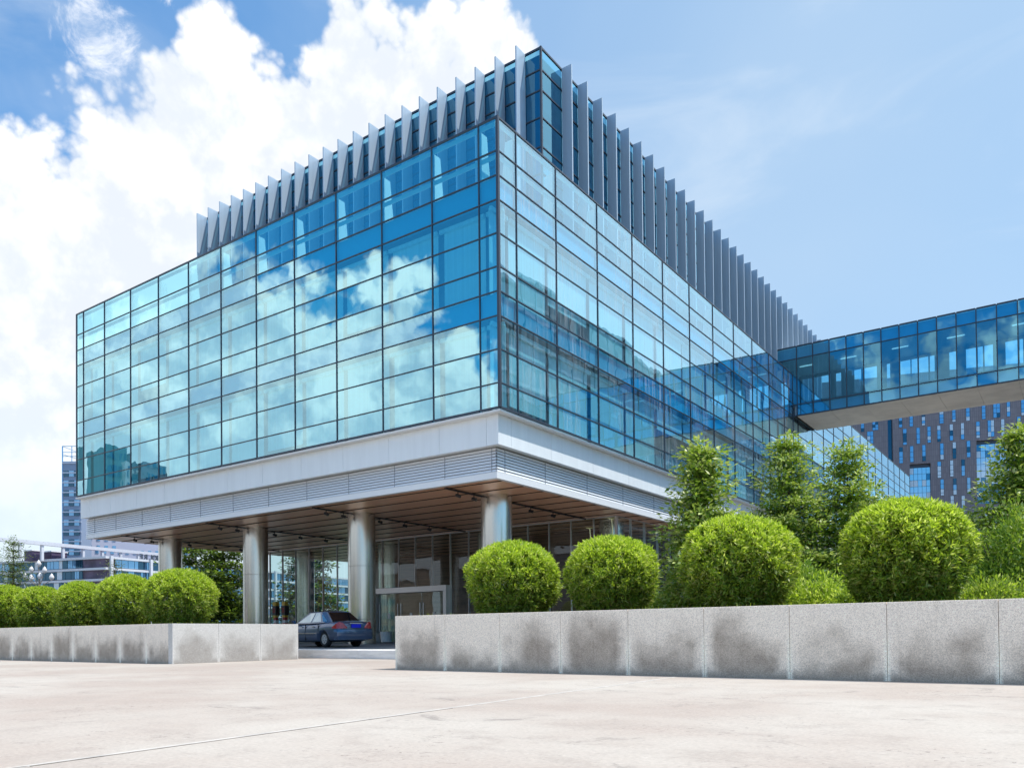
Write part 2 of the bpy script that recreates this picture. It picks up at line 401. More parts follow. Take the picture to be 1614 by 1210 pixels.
def world():
    w = bpy.data.worlds.new('World'); S.world = w; w.use_nodes = True
    nt = w.node_tree
    for n in list(nt.nodes): nt.nodes.remove(n)
    N = NT(nt)
    out = N.n('ShaderNodeOutputWorld'); bg = N.n('ShaderNodeBackground'); N.l(bg.outputs[0], out.inputs[0])
    bg.inputs['Strength'].default_value = 0.086
    sky = N.n('ShaderNodeTexSky'); sky.sky_type = 'NISHITA'; sky.sun_disc = False
    sky.sun_elevation = math.asin(SUN.z); sky.sun_rotation = math.atan2(SUN.x, SUN.y)
    sky.air_density = 1.0; sky.dust_density = 0.6; sky.ozone_density = 2.5; sky.altitude = 50
    tc = N.n('ShaderNodeTexCoord'); d = tc.outputs['Generated']
    sp = N.n('ShaderNodeSeparateXYZ'); N.l(d, sp.inputs[0]); x, y, z = sp.outputs
    az = N.math('DIVIDE', N.math('ADD', N.math('ARCTAN2', y, x), math.pi), 2*math.pi)      # 0..1
    el = N.math('DIVIDE', N.math('ARCSINE', z), math.pi/2)                                   # -1..1
    fc = N.n('ShaderNodeFloatCurve'); N.l(az, fc.inputs['Value'])
    P = [(-180, 29), (-172, 31), (-163, 33), (-156, 30.2), (-150, 26.7), (-146, 24.2), (-143, 23.2), (-140, 21.8), (-137, 21.4), (-134, 23.0), (-131.5, 22.8), (-129.8, 20.7), (-127.5, 19.2), (-126, 16.2), (-118, 13), (-100, 16), (-80, 12), (-60, 9), (-30, 8), (0, 6), (40, 5), (80, 4), (105, 4), (115, 6), (119, 15.2), (122, 28.7), (123.6, 34.7), (125.4, 37.5), (129, 38.2), (132.5, 37.0), (135.5, 37.4), (138, 36.6), (139.6, 34.2), (141.5, 34.8), (145.5, 35.2), (148.5, 33.8), (151.5, 31.4), (154, 29.6), (156, 28.0), (158, 28.4), (164, 27), (172, 27.5), (180, 29)]
    cv = fc.mapping.curves[0]
    pts = [((a+180)/360, e/90) for a, e in P]
    cv.points[0].location = pts[0]; cv.points[1].location = pts[-1]
    for p in pts[1:-1]: cv.points.new(*p)
    for p in cv.points: p.handle_type = 'AUTO'
    fc.mapping.use_clip = False
    fc.mapping.update()
    n1 = N.noise(d, 11.0, 10, 0.60, 0.15)
    vo = N.n('ShaderNodeTexVoronoi'); vo.feature = 'F1'; vo.inputs['Scale'].default_value = 19
    vo.inputs['Detail'].default_value = 3; vo.inputs['Roughness'].default_value = 0.55
    N.l(d, vo.inputs['Vector'])
    dd = N.math('SUBTRACT', fc.outputs[0], el)
    dd = N.math('ADD', dd, N.math('MULTIPLY_ADD', n1, 0.10, -0.008))
    dd = N.math('ADD', dd, N.math('MULTIPLY_ADD', vo.outputs['Distance'], -0.06, 0.04))
    mask = N.smooth(dd, -0.004, 0.026)
    # loose wisps above the bank
    def blob(azd, eld, rad):
        a, e = R(azd), R(eld)
        vm = N.n('ShaderNodeVectorMath'); vm.operation = 'DOT_PRODUCT'; N.l(d, vm.inputs[0])
        vm.inputs[1].default_value = (math.cos(e)*math.cos(a), math.cos(e)*math.sin(a), math.sin(e))
        return N.smooth(vm.outputs['Value'], math.cos(R(rad)), math.cos(R(rad*0.1)))
    wn = N.noise(d, 15.0, 9, 0.66, 0.9)
    wis = None
    for azd, eld, rad, s in ((152.5, 34.2, 3.2, 1.0), (149.6, 37.2, 3.0, .8), (144.5, 39.6, 2.6, 1.0), (139.5, 40.3, 4.0, .35), (-128, 33, 3, .4)):
        b = N.math('MULTIPLY', blob(azd, eld, rad), s)
        wis = b if wis is None else N.math('MAXIMUM', wis, b)
    wm = N.smooth(N.math('ADD', N.math('MULTIPLY', wis, 0.42), N.math('SUBTRACT', wn, 0.80)), -0.03, 0.24)
    wm = N.math('MULTIPLY', wm, 0.95)
    # high thin haze veil
    veil = N.smooth(N.noise(d, 2.2, 5, 0.5, 0.4), 0.42, 0.78, 0.0, 0.22)
    # cloud shading: billows turned from the sun stay greyer
    n2 = N.noise(d, 6.5, 8, 0.55, 0.2)
    off = N.n('ShaderNodeVectorMath'); off.operation = 'ADD'; N.l(d, off.inputs[0]); off.inputs[1].default_value = tuple(SUN*0.035)
    n3 = N.noise(off.outputs[0], 11.0, 10, 0.60, 0.15)
    relief = N.math('SUBTRACT', n1, n3)
    sh = N.math('ADD', N.math('MULTIPLY', relief, 2.0), N.math('MULTIPLY_ADD', n2, 1.5, 0.10))
    sh = N.math('ADD', sh, N.math('MULTIPLY_ADD', vo.outputs['Distance'], -0.45, 0.20))
    sh = N.smooth(sh, 0.30, 1.0)
    ccd = N.mixc(sh, (5.2, 5.55, 6.05), (7.1, 7.1, 7.1))
    ccf = N.mixc(sh, (4.8, 5.4, 6.4), (10.0, 10.0, 10.0))  # clouds behind the camera brightened to light the shaded fronts
    cc = N.mixc(N.smooth(y, -0.25, 0.12, 1.0, 0.0), ccd, ccf)
    low = N.smooth(el, 0.03, 0.20)
    cc = N.mixc(low, (4.9, 5.8, 6.6), cc)
    tnt = N.mixc(N.smooth(y, -0.45, 0.05, 1.0, 0.0), (0.60, 1.15, 1.38), (0.24, 1.06, 1.36))
    skyc = N.mixc(1.0, sky.outputs[0], tnt, 'MULTIPLY')
    front = N.smooth(y, -0.45, 0.05, 0.0, 1.0)
    veil = N.math('MULTIPLY', veil, front)
    sk = N.mixc(veil, skyc, (5.4, 6.1, 7.0))
    # pale milky air on the sun side of the sky
    vm = N.n('ShaderNodeVectorMath'); vm.operation = 'DOT_PRODUCT'; N.l(d, vm.inputs[0])
    vm.inputs[1].default_value = (math.cos(R(85)), math.sin(R(85)), 0.25)
    glow = N.smooth(vm.outputs['Value'], 0.45, 0.98, 0.0, 0.72)
    hi_ = N.smooth(el, 0.46, 0.72, 0.0, 0.75)  # extra overhead brightness, added out of view to lift the shade
    sk = N.mixc(hi_, sk, (9.5, 10.0, 10.6))
    sk = N.mixc(glow, sk, (3.2, 4.25, 5.35))
    vm2 = N.n('ShaderNodeVectorMath'); vm2.operation = 'DOT_PRODUCT'; N.l(d, vm2.inputs[0])
    vm2.inputs[1].default_value = (math.cos(R(50))*math.cos(R(30)), math.sin(R(50))*math.cos(R(30)), math.sin(R(30)))
    sk = N.mixc(N.smooth(vm2.outputs['Value'], 0.80, 0.98, 0.0, 0.85), sk, (7.6, 8.8, 9.8))  # added off-frame glow that brightens the side glass
    c = N.mixc(mask, sk, cc)
    # faint streaky high cloud
    sv = N.n('ShaderNodeMapping'); sv.inputs['Scale'].default_value = (1.0, 1.0, 3.2); sv.inputs['Rotation'].default_value = (R(12), R(20), R(30)); N.l(d, sv.inputs['Vector'])
    sn = N.smooth(N.noise(sv.outputs[0], 3.0, 7, 0.55, 0.8), 0.44, 0.76, 0.0, 0.36)
    c = N.mixc(N.math('MULTIPLY', N.math('MULTIPLY', sn, front), N.smooth(el, 0.05, 0.2)), c, (5.3, 5.8, 6.3))
    c = N.mixc(wm, c, (7.0, 7.1, 7.3))
    N.l(c, bg.inputs['Color'])
world()
S.view_settings.view_transform = 'Standard'; S.view_settings.look = 'None'; S.view_settings.exposure = 0.95; S.view_settings.gamma = 1
cy = S.cycles if hasattr(S, 'cycles') else None
if cy:
    cy.max_bounces = 10; cy.diffuse_bounces = 4; cy.glossy_bounces = 5; cy.transparent_max_bounces = 24; cy.transmission_bounces = 4
    cy.sample_clamp_indirect = 6.0; cy.caustics_reflective = False; cy.caustics_refractive = False

# ------------------------------------------------------------------ ground
def structure(o): o['kind'] = 'structure'; return o
g = MB(); g.box(-900, 900, -700, 1200, -0.4, -0.02); structure(g.build('ground', pmat('city_ground', (0.30, 0.29, 0.28), 0.9, var=0.2, vscale=0.1)))
g = MB(); g.box(-140, 140, -80, -2.9, -0.3, 0.0); g.box(3.2, 140, -2.9, 160, -0.3, -0.004)
structure(g.build('plaza', M['plaza']))
g = MB(); g.box(10.86, 10.90, -30, -20.0, 0.0, 0.004); g.prism([(10.87,-21,.0),(10.93,-21,.0),(10.34,-8.9,.0),(10.27,-8.9,.0)], [(10.87,-21,.004),(10.93,-21,.004),(10.34,-8.9,.004),(10.27,-8.9,.004)])
structure(g.build('expansion_joint', pmat('joint_mortar', (0.46, 0.43, 0.395), 0.9, var=0.15, vscale=3)))
g = MB(); g.prism([(10.94,-21.5,.0),(10.955,-21.5,.0),(10.68,-15.6,.0),(10.67,-15.6,.0)], [(10.94,-21.5,.0045),(10.955,-21.5,.0045),(10.68,-15.6,.0045),(10.67,-15.6,.0045)])
structure(g.build('joint_crack', pmat('joint_dirt', (0.20, 0.18, 0.16), 0.9, var=0.4, vscale=3)))
g = MB()
for i in range(16):
    x1 = 3.2 - i*2.4
    g.prism([(x1-2.394,-2.9,0),(x1,-2.9,0),(x1,-2.35,0),(x1-2.394,-2.35,0)], [(x1-2.394,-2.9,.302),(x1,-2.9,.302),(x1,-2.35,.314),(x1-2.394,-2.35,.314)])
g.box(-36, 3.2, -2.88, -2.36, -0.1, 0.29)
structure(g.build('kerb', M['kerb'], bevel=0.012))
g = MB()
g.prism([(-140,-2.35,-.2),(3.2,-2.35,-.2),(3.2,3,-.2),(-140,3,-.2)], [(-140,-2.35,.310),(3.2,-2.35,.310),(3.2,3,.40),(-140,3,.40)])
g.box(-140, 3.2, 3, 140, -0.2, 0.40)
structure(g.build('driveway', M['asphalt']))

# ------------------------------------------------------------------ main building
ZS = [8.63, 9.485, 10.652, 11.819, 12.674, 13.529, 14.696, 15.863, 16.718, 17.573, 18.74]
XL = -29.02
LX = [0.0, -0.83] + [-3.008 - 2.5615*i for i in range(10)] + [-28.27, XL]
RY = [0.0, 1.10] + [3.767 + 3.2249*i for i in range(10)] + [34.82, 36.016, 39.68] + [39.68+3.22*i for i in range(1, 14)]
bld = empty('office_building', (-14.5, 29, 0.4), 'large glass office building raised on steel columns with a finned rooftop block', 'building')
Y_END = RY[-1]
# glazing cells
cells = []
for i in range(len(LX)-1):
    for r in range(10):
        cells.append(('L', LX[i+1], LX[i], r))
for i in range(len(RY)-1):
    for r in range(10):
        if RY[i] > 34.8 and RY[i+1] < 39.7 and r >= 7: continue
        if RY[i] > 57.0 and r < 5: continue
        cells.append(('R', RY[i], RY[i+1], r))
def cell_size(c):
    f, a, b, r = c; zc = (ZS[r]+ZS[r+1])/2
    p = Vector(((a+b)/2, 0, zc)) if f == 'L' else Vector((0, (a+b)/2, zc))
    v = p - CAM; n = Vector((0,-1,0)) if f == 'L' else Vector((1,0,0))
    return (b-a)*(ZS[r+1]-ZS[r])*abs(v.normalized().dot(n))/v.length_squared
cells.sort(key=cell_size, reverse=True)
rest = {k: MB() for k in ('L', 'R', 'blind')}
rnd = random.Random(3)
def cell_geo(c, gm, bm):
    f, a, b, r = c; z0, z1 = ZS[r], ZS[r+1]
    if f == 'L': gm.poly([(a,0,z0),(b,0,z0),(b,0,z1),(a,0,z1)])
    else: gm.poly([(0,a,z0),(0,b,z0),(0,b,z1),(0,a,z1)])
    if r >= 8: return
    wdt = b-a
    bm.mi = 0
    def bx(u0, u1, d0, d1, q0, q1):
        if f == 'L': bm.box(u0, u1, d0, d1, q0, q1)
        else: bm.box(-d1, -d0, u0, u1, q0, q1)
    if r in (3, 7):
        bm.mi = 1; bx(a+0.03, b-0.03, 0.10, 0.16, z0+0.02, z1-0.02); return
    m0 = 0.20 if wdt > 1.3 else 0.14
    if f == 'L': u0, u1 = a+m0, b-0.06
    else: u0, u1 = a+0.06, b-m0
    q0 = z0-0.0
    key = random.Random(int(abs(a)*1000) + (17 if r > 3 else 5)); up = key.random()
    if r in (0, 4) and up > 0.86: return
    if f == 'R' and 11.0 < a < 40 and r in (0, 1) and up > 0.3: return
    q1 = z1 if r not in (2, 6) else z1-0.16
    if r in (0, 4) and up > 0.72: q0 = z0 + 0.35
    dep = 0.40 + 0.05*key.random()
    bx(u0, u1, dep, dep+0.02, q0, q1)
    if r in (2, 6): bx(a+0.05, b-0.05, dep-0.12, dep-0.02, z1-0.24, z1-0.10)
for i, c in enumerate(cells):
    if i < 100:
        gm, bm = MB(), MB(); cell_geo(c, gm, bm)
        p = gm.build('glass_pane', M['glass_l'] if c[0] == 'L' else M['glass_r'], bld)
        if bm.f: bm.build('spandrel' if c[3] in (3, 7) else 'blind', [M['blind'], M['spandrel']], p)
    else:
        cell_geo(c, rest[c[0]], rest['blind'])
gm = MB(); gm.v, gm.f, gm.m = list(rest['L'].v), list(rest['L'].f), [0]*len(rest['L'].f)
n0 = len(gm.v); gm.v += rest['R'].v
for f in rest['R'].f: gm.f.append(tuple(n0+i for i in f)); gm.m.append(1)
pst = gm.build('glass_pane', [M['glass_l'], M['glass_r']], bld); pst['kind'] = 'stuff'
b_ = rest['blind'].build('blind', [M['blind'], M['spandrel']], pst); b_['kind'] = 'stuff'
# mullions
mb = MB()
for i, x in enumerate(LX):
    w = 0.05 if i in (0, len(LX)-1) else 0.028
    if i == 0: mb.box(-0.05, 0.05, -0.05, 0.05, ZS[0], ZS[-1]+0.03)
    else: mb.box(x-w*.68, x+w*.68, -0.03, 0.05, ZS[0], ZS[-1]+0.02)
for k, z in enumerate(ZS):
    h = 0.05 if k in (0, 10) else 0.028
    xs = LX[::-1]
    for a, b in zip(xs[:-1], xs[1:]): mb.box(a+0.019, b-0.05, -0.026, 0.048, z-h*.68, z+h*.68)
mb.build('mullion_frame', M['mullion'], bld)
mb = MB()
for i, y in enumerate(RY[1:]):
    if y > 57.0: z0 = ZS[5]
    else: z0 = ZS[0]
    z1 = ZS[7] if 35 < y < 39 else ZS[-1]+0.02
    mb.box(-0.05, 0.03, y-0.018, y+0.018, z0, z1)
for k, z in enumerate(ZS):
    h = 0.05 if k in (0, 10) else 0.028
    for a, b in zip(RY[:-1], RY[1:]):
        if a > 57.0 and k < 5: continue
        if a > 34.7 and b < 39.7 and k > 7: continue
        mb.box(-0.048, 0.026, a+(0.05 if a == 0 else 0.018), b-0.018, z-h*.68, z+h*.68)
mb.build('mullion_frame', M['mullion'], bld)
# interior, roof and floor bodies
mb = MB(); mb.box(XL+0.3, -0.9, 0.9, Y_END-0.5, 12.0, 16.60); mb.box(XL+0.3, -0.9, 0.9, 57.2, 8.66, 12.0)
mb.box(XL+0.06, -0.17, 0.17, Y_END-0.2, 12.05, 12.45); mb.box(XL+0.06, -0.17, 0.17, Y_END-0.2, 16.1, 16.5)
mb.build('office_core', M['core'], bld)
mb = MB(); mb.box(XL+0.05, -0.12, 0.12, Y_END-0.1, 16.60, 16.74); mb.build('roof', M['slab'], bld)
mb = MB(); mb.box(XL-0.02, XL+0.05, 0.1, Y_END-0.2, 8.6, 16.7); mb.build('end_wall', M['alu'], bld)
mb = MB(); mb.box(XL, -0.7, 0.7, 57.2, 6.50, 8.58); mb.build('transfer_slab', M['slab'], bld)
# parapet struts and white strips behind the two top rows of glass
for x in LX[1:-1]:
    mb = MB()
    mb.prism([(x+0.02,0.10,16.74),(x+0.02,0.62,16.74),(x+0.02,0.42,18.50),(x+0.02,0.10,18.50)], [(x+0.06,0.10,16.74),(x+0.06,0.62,16.74),(x+0.06,0.42,18.50),(x+0.06,0.10,18.50)])
    mb.build('parapet_strut', M['strut'], bld)
for y in RY[1:12]:
    mb = MB()
    mb.prism([(-0.62,y-0.06,16.74),(-0.10,y-0.06,16.74),(-0.10,y-0.06,18.50),(-0.42,y-0.06,18.50)], [(-0.62,y-0.02,16.74),(-0.10,y-0.02,16.74),(-0.10,y-0.02,18.50),(-0.42,y-0.02,18.50)])
    mb.build('parapet_strut', M['strut'], bld)
mb = MB()
for z in (17.34, 18.50):
    mb.box(XL+0.1, -0.16, 0.075, 0.095, z, z+0.17)
    mb.box(-0.095, -0.075, 0.10, 34.4, z, z+0.17)
mb.build('parapet_strip', M['strut'], bld)  # white strips give a pale band along the top of each row
# ledge, fascia, louvers, edge beam
mb = MB()
mb.box(XL-0.18, -0.02, 0.02, 0.45, 8.51, 8.575); mb.box(-0.45, -0.02, 0.45, 57.4, 8.51, 8.575)
mb.build('ledge', M['alu_lt'], bld)
mb = MB()
xs = [-29.2] + [-28.27] + [-3.008-2.5615*i for i in range(9, -1, -1)] + [-0.83, -0.30]
for a, b in zip(xs[:-1], xs[1:]): mb.box(a+0.006, b-0.006 if b != -0.30 else b, 0.30, 0.36, 7.45, 8.505)
ys = [0.36] + RY[1:12] + [36.0, 39.7, 43, 46.2, 49.4, 52.6, 55.8, 57.4]
for a, b in zip(ys[:-1], ys[1:]): mb.box(-0.36, -0.30, a+0.006, b-0.006, 7.45, 8.505)
mb.build('fascia', M['alu'], bld)
mb = MB(); mb.box(-29.18, -0.37, 0.37, 0.66, 7.47, 8.50); mb.box(-0.66, -0.37, 0.66, 57.3, 7.47, 8.50); mb.build('fascia_backing', M['alu'], bld)
mb = MB()
nl = 8
for k in range(nl):
    z0 = 6.58 + k*(0.86/nl); z1 = z0 + 0.86/nl - 0.028
    # slightly tilted slats with a shadow gap
    mb.prism([(-29.2,0.60,z0),(-0.60,0.60,z0),(-0.60,0.66,z0),(-29.2,0.66,z0)], [(-29.2,0.625,z1),(-0.625,0.625,z1),(-0.625,0.66,z1),(-29.2,0.66,z1)])
    mb.prism([(-0.66,0.60,z0),(-0.60,0.60,z0),(-0.60,57.3,z0),(-0.66,57.3,z0)], [(-0.66,0.625,z1),(-0.625,0.625,z1),(-0.625,57.3,z1),(-0.66,57.3,z1)])
mb.build('louver', M['louver'], bld)
mb = MB()
for x in xs[1:-1]: mb.box(x-0.008, x+0.008, 0.592, 0.61, 6.58, 7.43)
for y in ys[1:-1]: mb.box(-0.61, -0.592, y-0.008, y+0.008, 6.58, 7.43)
mb.box(-29.1, -0.69, 0.67, 0.69, 6.56, 7.46); mb.box(-0.69, -0.67, 0.69, 57.2, 6.56, 7.46)
mb.build('louver_joint', pmat('louver_backing', (0.34, 0.36, 0.39), 0.7), bld)
mb = MB(); mb.box(-29.2, -0.59, 0.59, 0.78, 6.335, 6.565); mb.box(-0.78, -0.59, 0.78, 57.3, 6.335, 6.565); mb.build('edge_beam', M['alu_lt'], bld)
# timber soffit
mb = MB(); y = 0.79; ynext = 1.19
while y < 57:
    for a, b in ((-29.1, -25.99), (-25.95, -18.31), (-18.27, -10.63), (-10.59, -3.22), (-3.18, -0.79)):
        mb.box(a, b, y+0.03, ynext-0.03, 6.36, 6.42)
    y = ynext; ynext += 1.385
mb.build('soffit', M['wood'], bld)
mb = MB(); y = 1.19
while y < 57:
    mb.box(-29.05, -0.80, y-0.025, y+0.025, 6.335, 6.359); y += 1.385
mb.build('soffit_channel', M['seam'], bld)
mb = MB(); mb.box(-29.1, -0.79, 0.79, 57.2, 6.43, 6.49); mb.build('soffit_backing', M['seam'], bld)
for x in (-3.2, -10.61, -18.29, -25.97):
    mb = MB(); mb.box(x-0.05, x+0.05, 0.85, 11.3, 6.27, 6.322); r_ = mb.build('light_rail', M['black'], bld)
    for yy in (1.6, 2.6, 4.9, 6.6, 8.4):
        mb = MB(); mb.tube((x, yy, 6.27), (x, yy, 6.18), 0.02); mb.tube((x-0.09, yy-0.02, 6.15), (x+0.09, yy+0.05, 6.09), 0.055, 0.07, 10)
        mb.build('spotlight', M['black'], r_)
# columns
for yy in (3.7, 13.4, 23.1, 32.8):
    for x in (-2.92, -10.60, -18.28, -25.96):
        mb = MB()
        for z0, z1 in ((0.40, 1.52), (1.535, 3.93), (3.945, 6.36)):
            mb.lathe([(0.625, z0), (0.625, z1)], (x, yy, 0), 40)
        mb.build('column', M['column'], bld, smooth=True)
# lobby
mb = MB(); mb.box(-27.2, -1.6, 11.4, 57, 0.38, 0.415); mb.build('lobby_floor', M['lobby_floor'], bld)
mb = MB(); mb.box(-27.0, -1.9, 20.5, 34, 0.415, 6.35); mb.box(-9.5, -4.2, 15.5, 15.8, 0.415, 6.35); mb.build('lobby_core', M['wood_dark'], bld)
fx = [-27.2 + 1.28*i for i in range(21)]
fr = MB()
for a, b in zip(fx[:-1], fx[1:]):
    z0 = 3.5 if (b > -17.3 and a < -12.0) else 0.42
    mb = MB(); mb.poly([(a+.01,11.5,z0),(b-.01,11.5,z0),(b-.01,11.5,6.34),(a+.01,11.5,6.34)]); mb.build('lobby_pane', M['glass_lobby'], bld)
for x in fx:
    z0 = 3.5 if -17.3 < x < -12.0 else 0.42
    fr.box(x-0.012, x+0.012, 11.49, 11.62, z0, 6.34)
ry = [11.5 + 1.5*i for i in range(23)]
for a, b in zip(ry[:-1], ry[1:]):
    mb = MB(); mb.poly([(-1.6,a+.01,0.42),(-1.6,b-.01,0.42),(-1.6,b-.01,6.34),(-1.6,a+.01,6.34)]); mb.build('lobby_pane', M['glass_lobby'], bld)
for y in ry: fr.box(-1.72, -1.59, y-0.012, y+0.012, 0.42, 6.34)
fr.box(-27.2, -1.6, 11.47, 11.53, 6.30, 6.35); fr.box(-1.63, -1.57, 11.53, 44.5, 6.30, 6.35)
for a in range(12):
    mb = MB(); y0 = 11.5+2.2*a; mb.poly([(-27.2,y0+.01,.42),(-27.2,y0+2.19,.42),(-27.2,y0+2.19,6.34),(-27.2,y0+.01,6.34)]); mb.build('lobby_pane', M['glass_lobby'], bld)
fr.build('lobby_frame', M['door_steel'], bld)
# entrance
mb = MB()
mb.box(-17.45, -17.22, 11.15, 11.65, 0.40, 3.18); mb.box(-12.08, -11.85, 11.15, 11.65, 0.40, 3.18); mb.box(-17.45, -11.85, 11.15, 11.65, 3.18, 3.50)
mb.build('entrance_frame', M['door_steel'], bld, bevel=0.01)
dx = [-17.2, -15.5, -13.8, -12.1]
for a, b in zip(dx[:-1], dx[1:]):
    mb = MB(); mb.box(a+.02, b-.02, 11.42, 11.44, 0.42, 3.16); dr = mb.build('entrance_door', M['glass_lobby'], bld)
    mb = MB()
    for hx in (a+.12, b-.12):
        mb.tube((hx, 11.36, 1.0), (hx, 11.36, 2.6), 0.022); mb.tube((hx,11.36,1.1),(hx,11.43,1.1),0.012); mb.tube((hx,11.36,2.5),(hx,11.43,2.5),0.012)
    mb.build('handle', M['door_steel'], dr)
    mb = MB(); mb.box((a+b)/2-.09, (a+b)/2+.09, 11.405, 11.415, 1.75, 2.05); mb.build('notice', M['paper'], dr)
# rooftop block with fins
RX, RYY, RZ = -1.30, 4.838, 24.60
XB = -24.5; YB = 46.6
mb = MB(); mb.box(XB, RX-0.25, RYY+0.25, YB, 16.74, RZ-0.05); mb.build('roof_block', pmat('roof_block_interior', (0.03, 0.08, 0.12), 0.7, var=0.3, vscale=0.8), bld)
zr = [16.76, 18.35, 19.45, 20.55, 21.75, 22.87, 23.71, RZ]
mb = MB(); mb.poly([(XB,RYY,16.76),(RX,RYY,16.76),(RX,RYY,RZ),(XB,RYY,RZ)]); mb.poly([(RX,RYY,16.76),(RX,YB,16.76),(RX,YB,RZ),(RX,RYY,RZ)])
mb.build('roof_block_glazing', M['glass_roof'], bld)
FX = [RX - 0.779 - 1.0439*k for k in range(22)]
FY = [RYY + 1.595 + 1.3131*k for k in range(31)]
mb = MB()
for k, z in enumerate(zr[1:]):
    h = 0.025 if k < 6 else 0.04
    mb.box(XB, RX-0.04, RYY-0.03, RYY+0.04, z-h, z+h); mb.box(RX-0.04, RX+0.03, RYY+0.04, YB, z-h, z+h)
mb.box(RX-0.04, RX+0.04, RYY-0.04, RYY+0.04, 16.75, RZ+0.05)
mb.build('roof_block_frame', M['mullion'], bld)
for x in FX:
    mb = MB(); mb.box(x-0.03, x+0.03, RYY-0.665, RYY-0.03, 16.80, RZ+0.02); mb.build('fin', M['fin'], bld)
for y in FY:
    mb = MB(); mb.box(RX+0.03, RX+0.504, y-0.035, y+0.035, 16.80, RZ+0.02); mb.build('fin', M['fin'], bld)

# ------------------------------------------------------------------ skybridge
BY0, BY1, BZ0, BZ1 = 34.82, 39.68, 15.79, 20.65
br = empty('skybridge', (11, 37.25, BZ0), 'enclosed blue glass footbridge joining the office building high above the trees', 'footbridge')
bx = [-1.2, 0.2977] + [0.2977 + 1.0906*i for i in range(1, 20)]
for a, b in zip(bx[:-1], bx[1:]):
    for (z0, z1, nm) in ((BZ0+.02, 16.58, 'spandrel_pane'), (16.58, 19.79, 'glass_pane'), (19.79, BZ1, 'spandrel_pane')):
        if a < 0 and nm == 'spandrel_pane' and z0 < 17: continue
        mb = MB(); mb.poly([(a,BY0,z0),(b,BY0,z0),(b,BY0,z1),(a,BY0,z1)]); mb.build(nm, M['glass_bridge'], br)
mb = MB()
mb.box(0.1, bx[-1], BY0+0.10, BY0+0.14, BZ0+0.05, 16.50); mb.box(-1.1, bx[-1], BY0+0.10, BY0+0.14, 19.86, BZ1-0.06)
mb.build('spandrel_backing', pmat('bridge_spandrel', (0.42, 0.55, 0.62), 0.6, var=0.08, vscale=0.8), br)
mb = MB()
for x in bx[1:]: mb.box(x-0.03, x+0.03, BY0-0.04, BY0+0.05, BZ0, BZ1)
for z, h in ((BZ0+.02,0.04),(16.58,0.03),(19.79,0.03),(BZ1,0.05)):
    for a, b in zip(bx[:-1], bx[1:]): mb.box(a+0.03, b-0.03, BY0-0.036, BY0+0.046, z-h, z+h)
mb.build('mullion_frame', M['mullion'], br)
mb = MB(); mb.box(0.15, bx[-1], BY0+0.16, BY1-0.1, BZ0+0.06, 16.45); mb.build('deck', M['bridge_floor'], br)
mb = MB(); mb.box(-1.1, bx[-1], BY0+0.16, BY1-0.1, 19.95, BZ1-0.02); mb.build('roof', M['alu'], br)
mb = MB()
x = 0.2977
while x < bx[-1]-0.1:
    for a, b in ((BY0+.06, BY0+1.66), (BY0+1.67, BY0+3.27), (BY0+3.28, BY1-.02)):
        mb.box(x+0.008, x+1.0906*2-0.008, a, b, BZ0-0.06, BZ0)
    x += 1.0906*2
mb.build('soffit', M['bridge_soffit'], br)
mb = MB(); mb.box(0.1, bx[-1], BY0+.1, BY1-.06, BZ0+.004, BZ0+.05); mb.build('soffit_backing', M['seam'], br)
# far side wall: solid with irregular window openings
OP = [(-0.65,0.08),(0.23,1.26),(1.77,2.14),(3.04,3.52),(3.73,4.57),(5.22,5.44),(6.02,6.04),(6.1,6.75),(6.81,7.19),(7.28,7.87),(7.96,8.26),(9.15,9.59),(10.15,10.75),(10.84,11.14),(11.23,11.72),(12.43,13.1),(13.22,13.41),(14.0,14.9),(16,17),(18.5,19.5)]
mb = MB(); mb.box(-1.1, bx[-1], BY1-0.1, BY1, BZ0, 18.03); mb.box(-1.1, bx[-1], BY1-0.1, BY1, 19.72, BZ1)
e = -1.1
for a, b in OP:
    mb.box(e, a, BY1-0.1, BY1, 18.03, 19.72); e = b
mb.box(e, bx[-1], BY1-0.1, BY1, 18.03, 19.72)
mb.build('far_wall', M['bridge_in'], br)
for a, b in OP:
    mb = MB(); mb.poly([(a,BY1-.04,18.03),(b,BY1-.04,18.03),(b,BY1-.04,19.72),(a,BY1-.04,19.72)]); mb.build('window', M['glass_clear'], br)
for a, b in ((-0.15,0.74),(2.67,3.71),(6.0,7.0),(9.31,10.34),(12.96,14.0)):
    mb = MB(); mb.box(a, b, 37.15, 37.25, 19.90, 19.94); mb.build('ceiling_light', M['lamp_on'], br)
